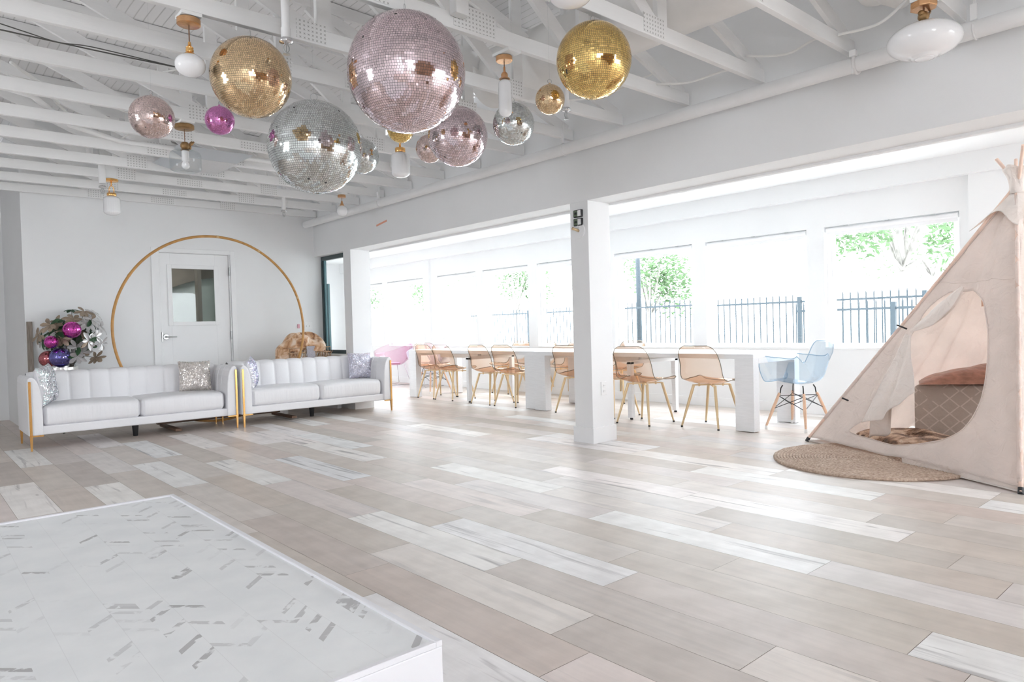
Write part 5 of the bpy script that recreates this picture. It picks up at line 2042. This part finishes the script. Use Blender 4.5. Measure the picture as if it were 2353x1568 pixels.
mb.grid(skirt, 40, 6)
mb.build('bottom_skirt', M['canvas_flap'], tent, smooth=True, solid=.0015)
for i, F_ in enumerate((FL, FR, BL, BR)):
    d = (AP - F_)
    base = F_ + Vector((0, 0, .012))
    tip = F_ + d * (1.135 - .02 * (i % 2)) + Vector((.012 * (i - 1.5), .010 * (1.5 - i), 0))
    off = (NF * .006) if i < 2 else Vector((0, 0, 0))
    MB().tube([base, F_.lerp(AP, .5) + off, tip], [.0125, .013, .012], 14).build('pole', M['pole'], tent, smooth=True, angle=50)
    MB().tube([base - Vector((0, 0, .010)), base + d.normalized() * .03], [.017, .0145], 14).build('pole_foot', M['black'], tent, smooth=True, angle=50)
# fabric sleeve over the front right pole, running up to a flared collar
mb = MB().tube([front3(1, .03 + .93 * i / 30) + NF * .006 for i in range(31)], [.016 - .003 * i / 30 + .002 * math.sin(i * 2.2) for i in range(31)], 12)
mb.build('pole_sleeve', M['canvas'], tent, smooth=True)
mb = MB().tube([front3(0, .10 + .86 * i / 30) + NF * .004 for i in range(31)], [.016 - .003 * i / 30 + .0015 * math.sin(i * 2.6) for i in range(31)], 12)
mb.build('pole_sleeve', M['canvas'], tent, smooth=True)
ax = (FL + BR) / 2
CT = AP + Vector((0, 0, .20))


def collar(u, v):
    """pointed valance hanging round the top"""
    cs = [FL, FR, BR, BL, FL]
    k = min(int(u * 4), 3)
    q = u * 4 - k
    base = cs[k].lerp(cs[k + 1], q)
    low = .850 + .055 * math.sin(PI * q) + .012 * math.sin(11 * u * 2)
    tt = .985 + (low - .985) * v
    p = base * (1 - tt) + AP * tt
    c = Vector((AP.x, AP.y, p.z))
    d = (p - c)
    d = d.normalized() if d.length > 1e-6 else Vector((1, 0, 0))
    return p + d * (.018 + .058 * v * v * (1 - .4 * math.sin(PI * q)) + .010 * math.sin(25 * u) * v)


mb = MB().grid(collar, 96, 14)
mb.build('top_collar', M['canvas_flap'], tent, smooth=True, solid=.0015)


def funnel(u, v):
    a = 2 * PI * u
    r_ = .055 + .030 * v * v - .012 * math.sin(PI * v) + .010 * math.sin(5 * a) * v
    return (AP.x + r_ * math.cos(a) + .01 * v, AP.y + r_ * math.sin(a), AP.z - .05 + .20 * v + .012 * math.sin(3 * a) * v)


MB().grid(funnel, 40, 12).build('top_funnel', M['canvas_flap'], tent, smooth=True, solid=.0015)
# door flap: rolled swag up to the tie, then a loose tail
PA = [Vector(p) * K for p in ((5.565, 1.560, 1.190), (5.545, 1.64, 1.075), (5.530, 1.75, .965), (5.545, 1.892, .885))]
sw = []
for i in range(len(PA) - 1):
    for k in range(8):
        sw.append(PA[i].lerp(PA[i + 1], k / 8))
sw.append(PA[-1])
mb = MB()
seg = 26
rings = []
nn = len(sw)
for i, p in enumerate(sw):
    t_ = (sw[min(i + 1, nn - 1)] - sw[max(i - 1, 0)]).normalized()
    e1 = (NF - t_ * NF.dot(t_)).normalized()
    e2 = t_.cross(e1)
    f_ = i / (nn - 1)
    rad = .012 + .050 * math.sin(PI * min(1, f_ * 1.05)) ** .8
    rings.append([p + (e1 * (.45 * math.cos(2 * PI * k / seg)) + e2 * math.sin(2 * PI * k / seg)) * rad * (1 + .16 * math.sin(5 * 2 * PI * k / seg + f_ * 3)) for k in range(seg)])
vs = [v for ring in rings for v in ring]
fs = []
for i in range(nn - 1):
    for k in range(seg):
        fs.append((i * seg + k, i * seg + (k + 1) % seg, (i + 1) * seg + (k + 1) % seg, (i + 1) * seg + k))
mb.add(vs, fs)
flap = mb.build('rolled_door_flap', M['canvas_flap'], tent, smooth=True)
lo = [Vector(p) * K for p in ((5.560, 1.925, .865), (5.50, 1.985, .66), (5.41, 2.060, .45), (5.300, 2.135, .215))]
hi = [Vector(p) * K for p in ((5.515, 1.870, .850), (5.40, 1.835, .70), (5.30, 1.785, .58), (5.225, 1.765, .475))]


def cubic(P, q):
    s = q * (len(P) - 1)
    i = min(int(s), len(P) - 2)
    f_ = s - i
    p0, p1, p2, p3 = P[max(i - 1, 0)], P[i], P[i + 1], P[min(i + 2, len(P) - 1)]
    return .5 * ((2 * p1) + (p2 - p0) * f_ + (2 * p0 - 5 * p1 + 4 * p2 - p3) * f_ * f_ + (3 * p1 - p0 - 3 * p2 + p3) * f_ ** 3)


def tail(u, v):
    a, b_ = cubic(lo, v), cubic(hi, v)
    p = a.lerp(b_, u)
    low = v ** 3 * .05 * math.sin(PI * u)
    return p + NF * (.016 * math.sin(9 * u + 2 * v) * (.2 + v) + .01 * math.sin(17 * u + 5 * v) * v + .012) + Vector((0, 0, -low))


MB().grid(tail, 40, 40).build('door_flap_tail', M['canvas_flap'], flap, smooth=True, solid=.0015)


def tail2(u, v):
    a = (Vector((5.33, 2.11, .33)) * K).lerp(Vector((5.27, 1.93, .40)) * K, u)
    b_ = (Vector((5.43, 2.16, .10)) * K).lerp(Vector((5.34, 1.97, .16)) * K, u)
    return a.lerp(b_, v) - NF * (.02 - .018 * math.sin(7 * u))


MB().grid(tail2, 16, 12).build('door_flap_fold', M['canvas_flap'], flap, smooth=True, solid=.0015)
for p, d in (((5.575, 1.94, .905), (-.02, .06, .03)), ((5.555, 2.345, .345), (-.02, .05, .025))):
    p = Vector(p) * K
    MB().tube([p - Vector(d) * .55 + NF * .03, p + Vector(d) * .55 + NF * .03], .0065, 8).build('toggle', M['black'], tent, smooth=True)
q = front3(.62, .60)
MB().grid(lambda u, v: q - NF * .10 + (FR - FL).normalized() * (.10 * (u - .8)) + Vector((0, 0, -.075 * v + .045)), 6, 6).build('inner_pocket', pbr('peach_pocket', (0.80, 0.52, 0.38), 0.8), tent, solid=.003)

# things inside the tent
t = thing('floor_pouf', 'grey diamond-pattern quilted block cushion inside the tent', 'pouf', (0, 0, 0))


def block(pts, z0, z1, sx=.02):
    m = MB()
    n = len(pts)
    cx = sum(p[0] for p in pts) / n
    cy = sum(p[1] for p in pts) / n
    vs = [(p[0], p[1], z0) for p in pts] + [(p[0], p[1], z1) for p in pts]
    return m.add(vs, [tuple(range(n))[::-1], tuple(range(n, 2 * n))] + [(i, (i + 1) % n, n + (i + 1) % n, n + i) for i in range(n)])


bp = [(5.99 * K, 2.035 * K), (6.19 * K, 1.48 * K), (6.37 * K, 1.00 * K), (6.78 * K, 1.15 * K), (6.42 * K, 1.90 * K)]
o = block(bp, .03, .46 * K + .0).build('quilted_body', M['quilt'], t, bevel=.035, seg=4, smooth=True)
t = thing('velvet_pillow', 'brown-pink crushed velvet pillow lying on top of the quilted pouf', 'pillow', (6.56, 1.80, .488))
t.rotation_euler.z = .33


def pill(s):
    def f(u, v):
        a, b_ = 2 * u - 1, 2 * v - 1
        k = max(0, 1 - a ** 4) ** .6 * max(0, 1 - b_ ** 4) ** .6
        y = -a * .36
        hgt = .055 + .13 * (.5 + .5 * a)
        return (b_ * .20 + .12 * a, y, .012 + (hgt * k + .012 * math.sin(6 * a) * math.cos(4 * b_) * k if s > 0 else -.008 * k))
    return f


m = MB().grid(pill(1), 36, 24)
m.grid(pill(-1), 36, 24, True)
m.build('pillow_body', M['velvet'], t, smooth=True)
t = thing('fur_rug', 'long brown and cream faux-fur rug on the floor inside the tent', 'rug', (5.74 * K, 1.93 * K, .016))


def rug_fn(u, v):
    a = 2 * PI * u
    r_ = v
    x = .30 * r_ * math.cos(a)
    y = .66 * r_ * math.sin(a)
    c, s = math.cos(.50), math.sin(.50)
    z = .030 + .075 * (1 - r_ ** 3) + .025 * math.sin(18 * x) * math.cos(9 * y) * (1 - r_) + .10 * max(0, x) * (1 - r_ ** 4)
    return (x * c - y * s * -1 * .0 + y * .50, y * .86 - x * .2, z)


fur_blob(t, 'fur_pile', rug_fn, 110, 44, .060, Vector((-.6, .2, .1)), M['fur_rug'], 12, density=5, w=.0024)

# jute rug in front of the tent, a spiral braid
t = thing('jute_rug', 'round braided jute rug on the floor in front of the tent', 'rug', (5.02 * K, 1.975 * K, 0))
m = MB()
m.lathe([(.0001, .001), (.665, .001), (.667, .008), (.66, .010), (.0001, .010)], 96)
m.build('backing', M['jute'], t, smooth=True, angle=40)
sp = []
turns = 31
R_ = .672
n_ = turns * 56
for i in range(n_ + 1):
    a = 2 * PI * turns * i / n_
    rr = R_ * (i / n_)
    sp.append((rr * math.cos(a), rr * math.sin(a) * 1.0, .0125 + .0012 * math.sin(i * 2.1)))
m = MB().tube(sp, [.0118 + .0016 * math.sin(i * 1.57) for i in range(n_ + 1)], 6)
m.build('braid', M['jute'], t, smooth=True)

# ------------------------------------------------------------------ outside
struct(MB().box(XF + .17, -30, -.35, 60, 60, -.25).build('ground', M['ground']))


def fence(y0, y1, x, z1, label, arch=False):
    t = thing('iron_fence', label, 'fence', (x, 0, -.25), 0, 'black iron fence outside the windows')
    MB().box(-.02, y0, z1 - .02, .02, y1, z1 + .02).build('top_rail', M['iron'], t)
    MB().box(-.02, y0, .30, .02, y1, .33).build('bottom_rail', M['iron'], t)
    n = int((y1 - y0) / .135)
    for i in range(n + 1):
        y = y0 + (y1 - y0) * i / n
        if i % 16 == 0:
            MB().box(-.035, y - .035, 0, .035, y + .035, z1 + .1).build('fence_post', M['iron'], t)
        else:
            m = MB().tube([(0, y, .06), (0, y, z1 + .11)], .0125, 6)
            m.tube([(0, y, z1 + .10), (0, y, z1 + .17)], [.014, .001], 6)
            m.build('picket', M['iron'], t)
    return t


fence(8.9, 11.4, 13.5, 1.68, 'black iron fence stretch seen through the window right of the column')
fence(4.3, 8.75, 13.3, 1.64, 'black iron fence stretch seen through the middle right window')
fence(2.2, 6.0, 12.1, 1.44, 'black iron fence stretch seen through the window beside the tent')
fence(13.5, 18.5, 14.5, 1.70, 'black iron fence stretch seen through the windows left of the column')
tag(MB().tube([(13.9, 10.95, -.25), (13.9, 10.95, 4.2)], [.07, .05], 12).build('utility_pole', M['iron'], smooth=True), 'thin dark pole outside the window right of the column', 'pole')


def tree(x, y, h, r0, label, seed, n=900):
    t = thing('tree', label, 'tree', (x, y, -.25), 0, 'trees outside the windows')
    r = random.Random(seed)
    m = MB().tube([(0, 0, 0), (.08, .05, h * .35), (-.05, .1, h * .6)], [.10, .075, .05], 10)
    cs = []
    for k in range(9):
        a = r.uniform(0, 2 * PI)
        c = Vector((math.cos(a) * r0 * r.uniform(.2, .75), math.sin(a) * r0 * r.uniform(.2, .75), h * r.uniform(.45, .95)))
        m.tube([(0, .02, h * .35), tuple(c * .6 + Vector((0, 0, h * .15))), tuple(c)], [.04, .022, .010], 6)
        cs.append((c, r0 * r.uniform(.35, .55)))
    m.build('trunk', M['bark'], t, smooth=True)
    lf = MB()
    for i in range(n):
        c, rr = r.choice(cs)
        d = Vector((r.gauss(0, 1), r.gauss(0, 1), r.gauss(0, .8))).normalized() * rr * r.random() ** .35
        p = c + d
        e1 = Vector((r.gauss(0, 1), r.gauss(0, 1), r.gauss(0, 1))).normalized()
        e2 = e1.orthogonal().normalized()
        s = r.uniform(.05, .10)
        lf.add([p - e1 * s, p + e2 * s * .5, p + e1 * s, p - e2 * s * .5], [(0, 1, 2, 3)])
    lf.build('foliage', M['leaf_out'], t, fix=False)
    return t


tree(15.2, 5.3, 6.4, 2.3, 'leafy green tree outside the window beside the tent', 1, 7000)
tree(16.5, 12.6, 4.2, 1.5, 'pale bushy tree outside the window right of the column', 2, 2600)
tree(17.5, 19.6, 5.0, 1.7, 'loose tree outside the window just left of the column', 3, 2400)
tree(17, 24.0, 5.2, 1.8, 'bare-looking tree outside, second window left of the column', 4, 2000)
tree(15.5, 28.5, 5.2, 1.8, 'tree outside the third window left of the column', 5, 2000)
tree(13.5, 30.5, 5.5, 2.0, 'green tree outside the farthest left windows', 6, 2200)
tree(24, 7.5, 7.0, 2.6, 'distant tree beyond the fence outside the middle right window', 7, 700)

# ------------------------------------------------------------------ final sizes
# the loose furniture above was measured with the eye at one metre; the eye is at 1.056 m, so it grows by that unit factor
UNIT = 1.056
GROW = ('sofa', 'cushion', 'wooden_hoop', 'side_table', 'leafy_arrangement', 'ball_ornament', 'folding_frame', 'side_chair', 'armchair', 'tub_chair')
LIFT = ('pendant_light', 'mirror_ball', 'fire_sprinkler', 'power_cable', 'conduit', 'junction_box', 'round_duct', 'flexible_duct', 'air_diffuser',
        'light_switch', 'hook', 'sensor_box', 'wall_sconce_mount', 'tape_strip', 'wall_outlet')
for o in list(COL.objects):
    if o.parent:
        continue
    base = o.name.split('.')[0]
    if base in GROW:
        o.location = o.location * UNIT
        o.scale = (UNIT, UNIT, UNIT)
    elif base in LIFT:
        o.location.z += 0.056
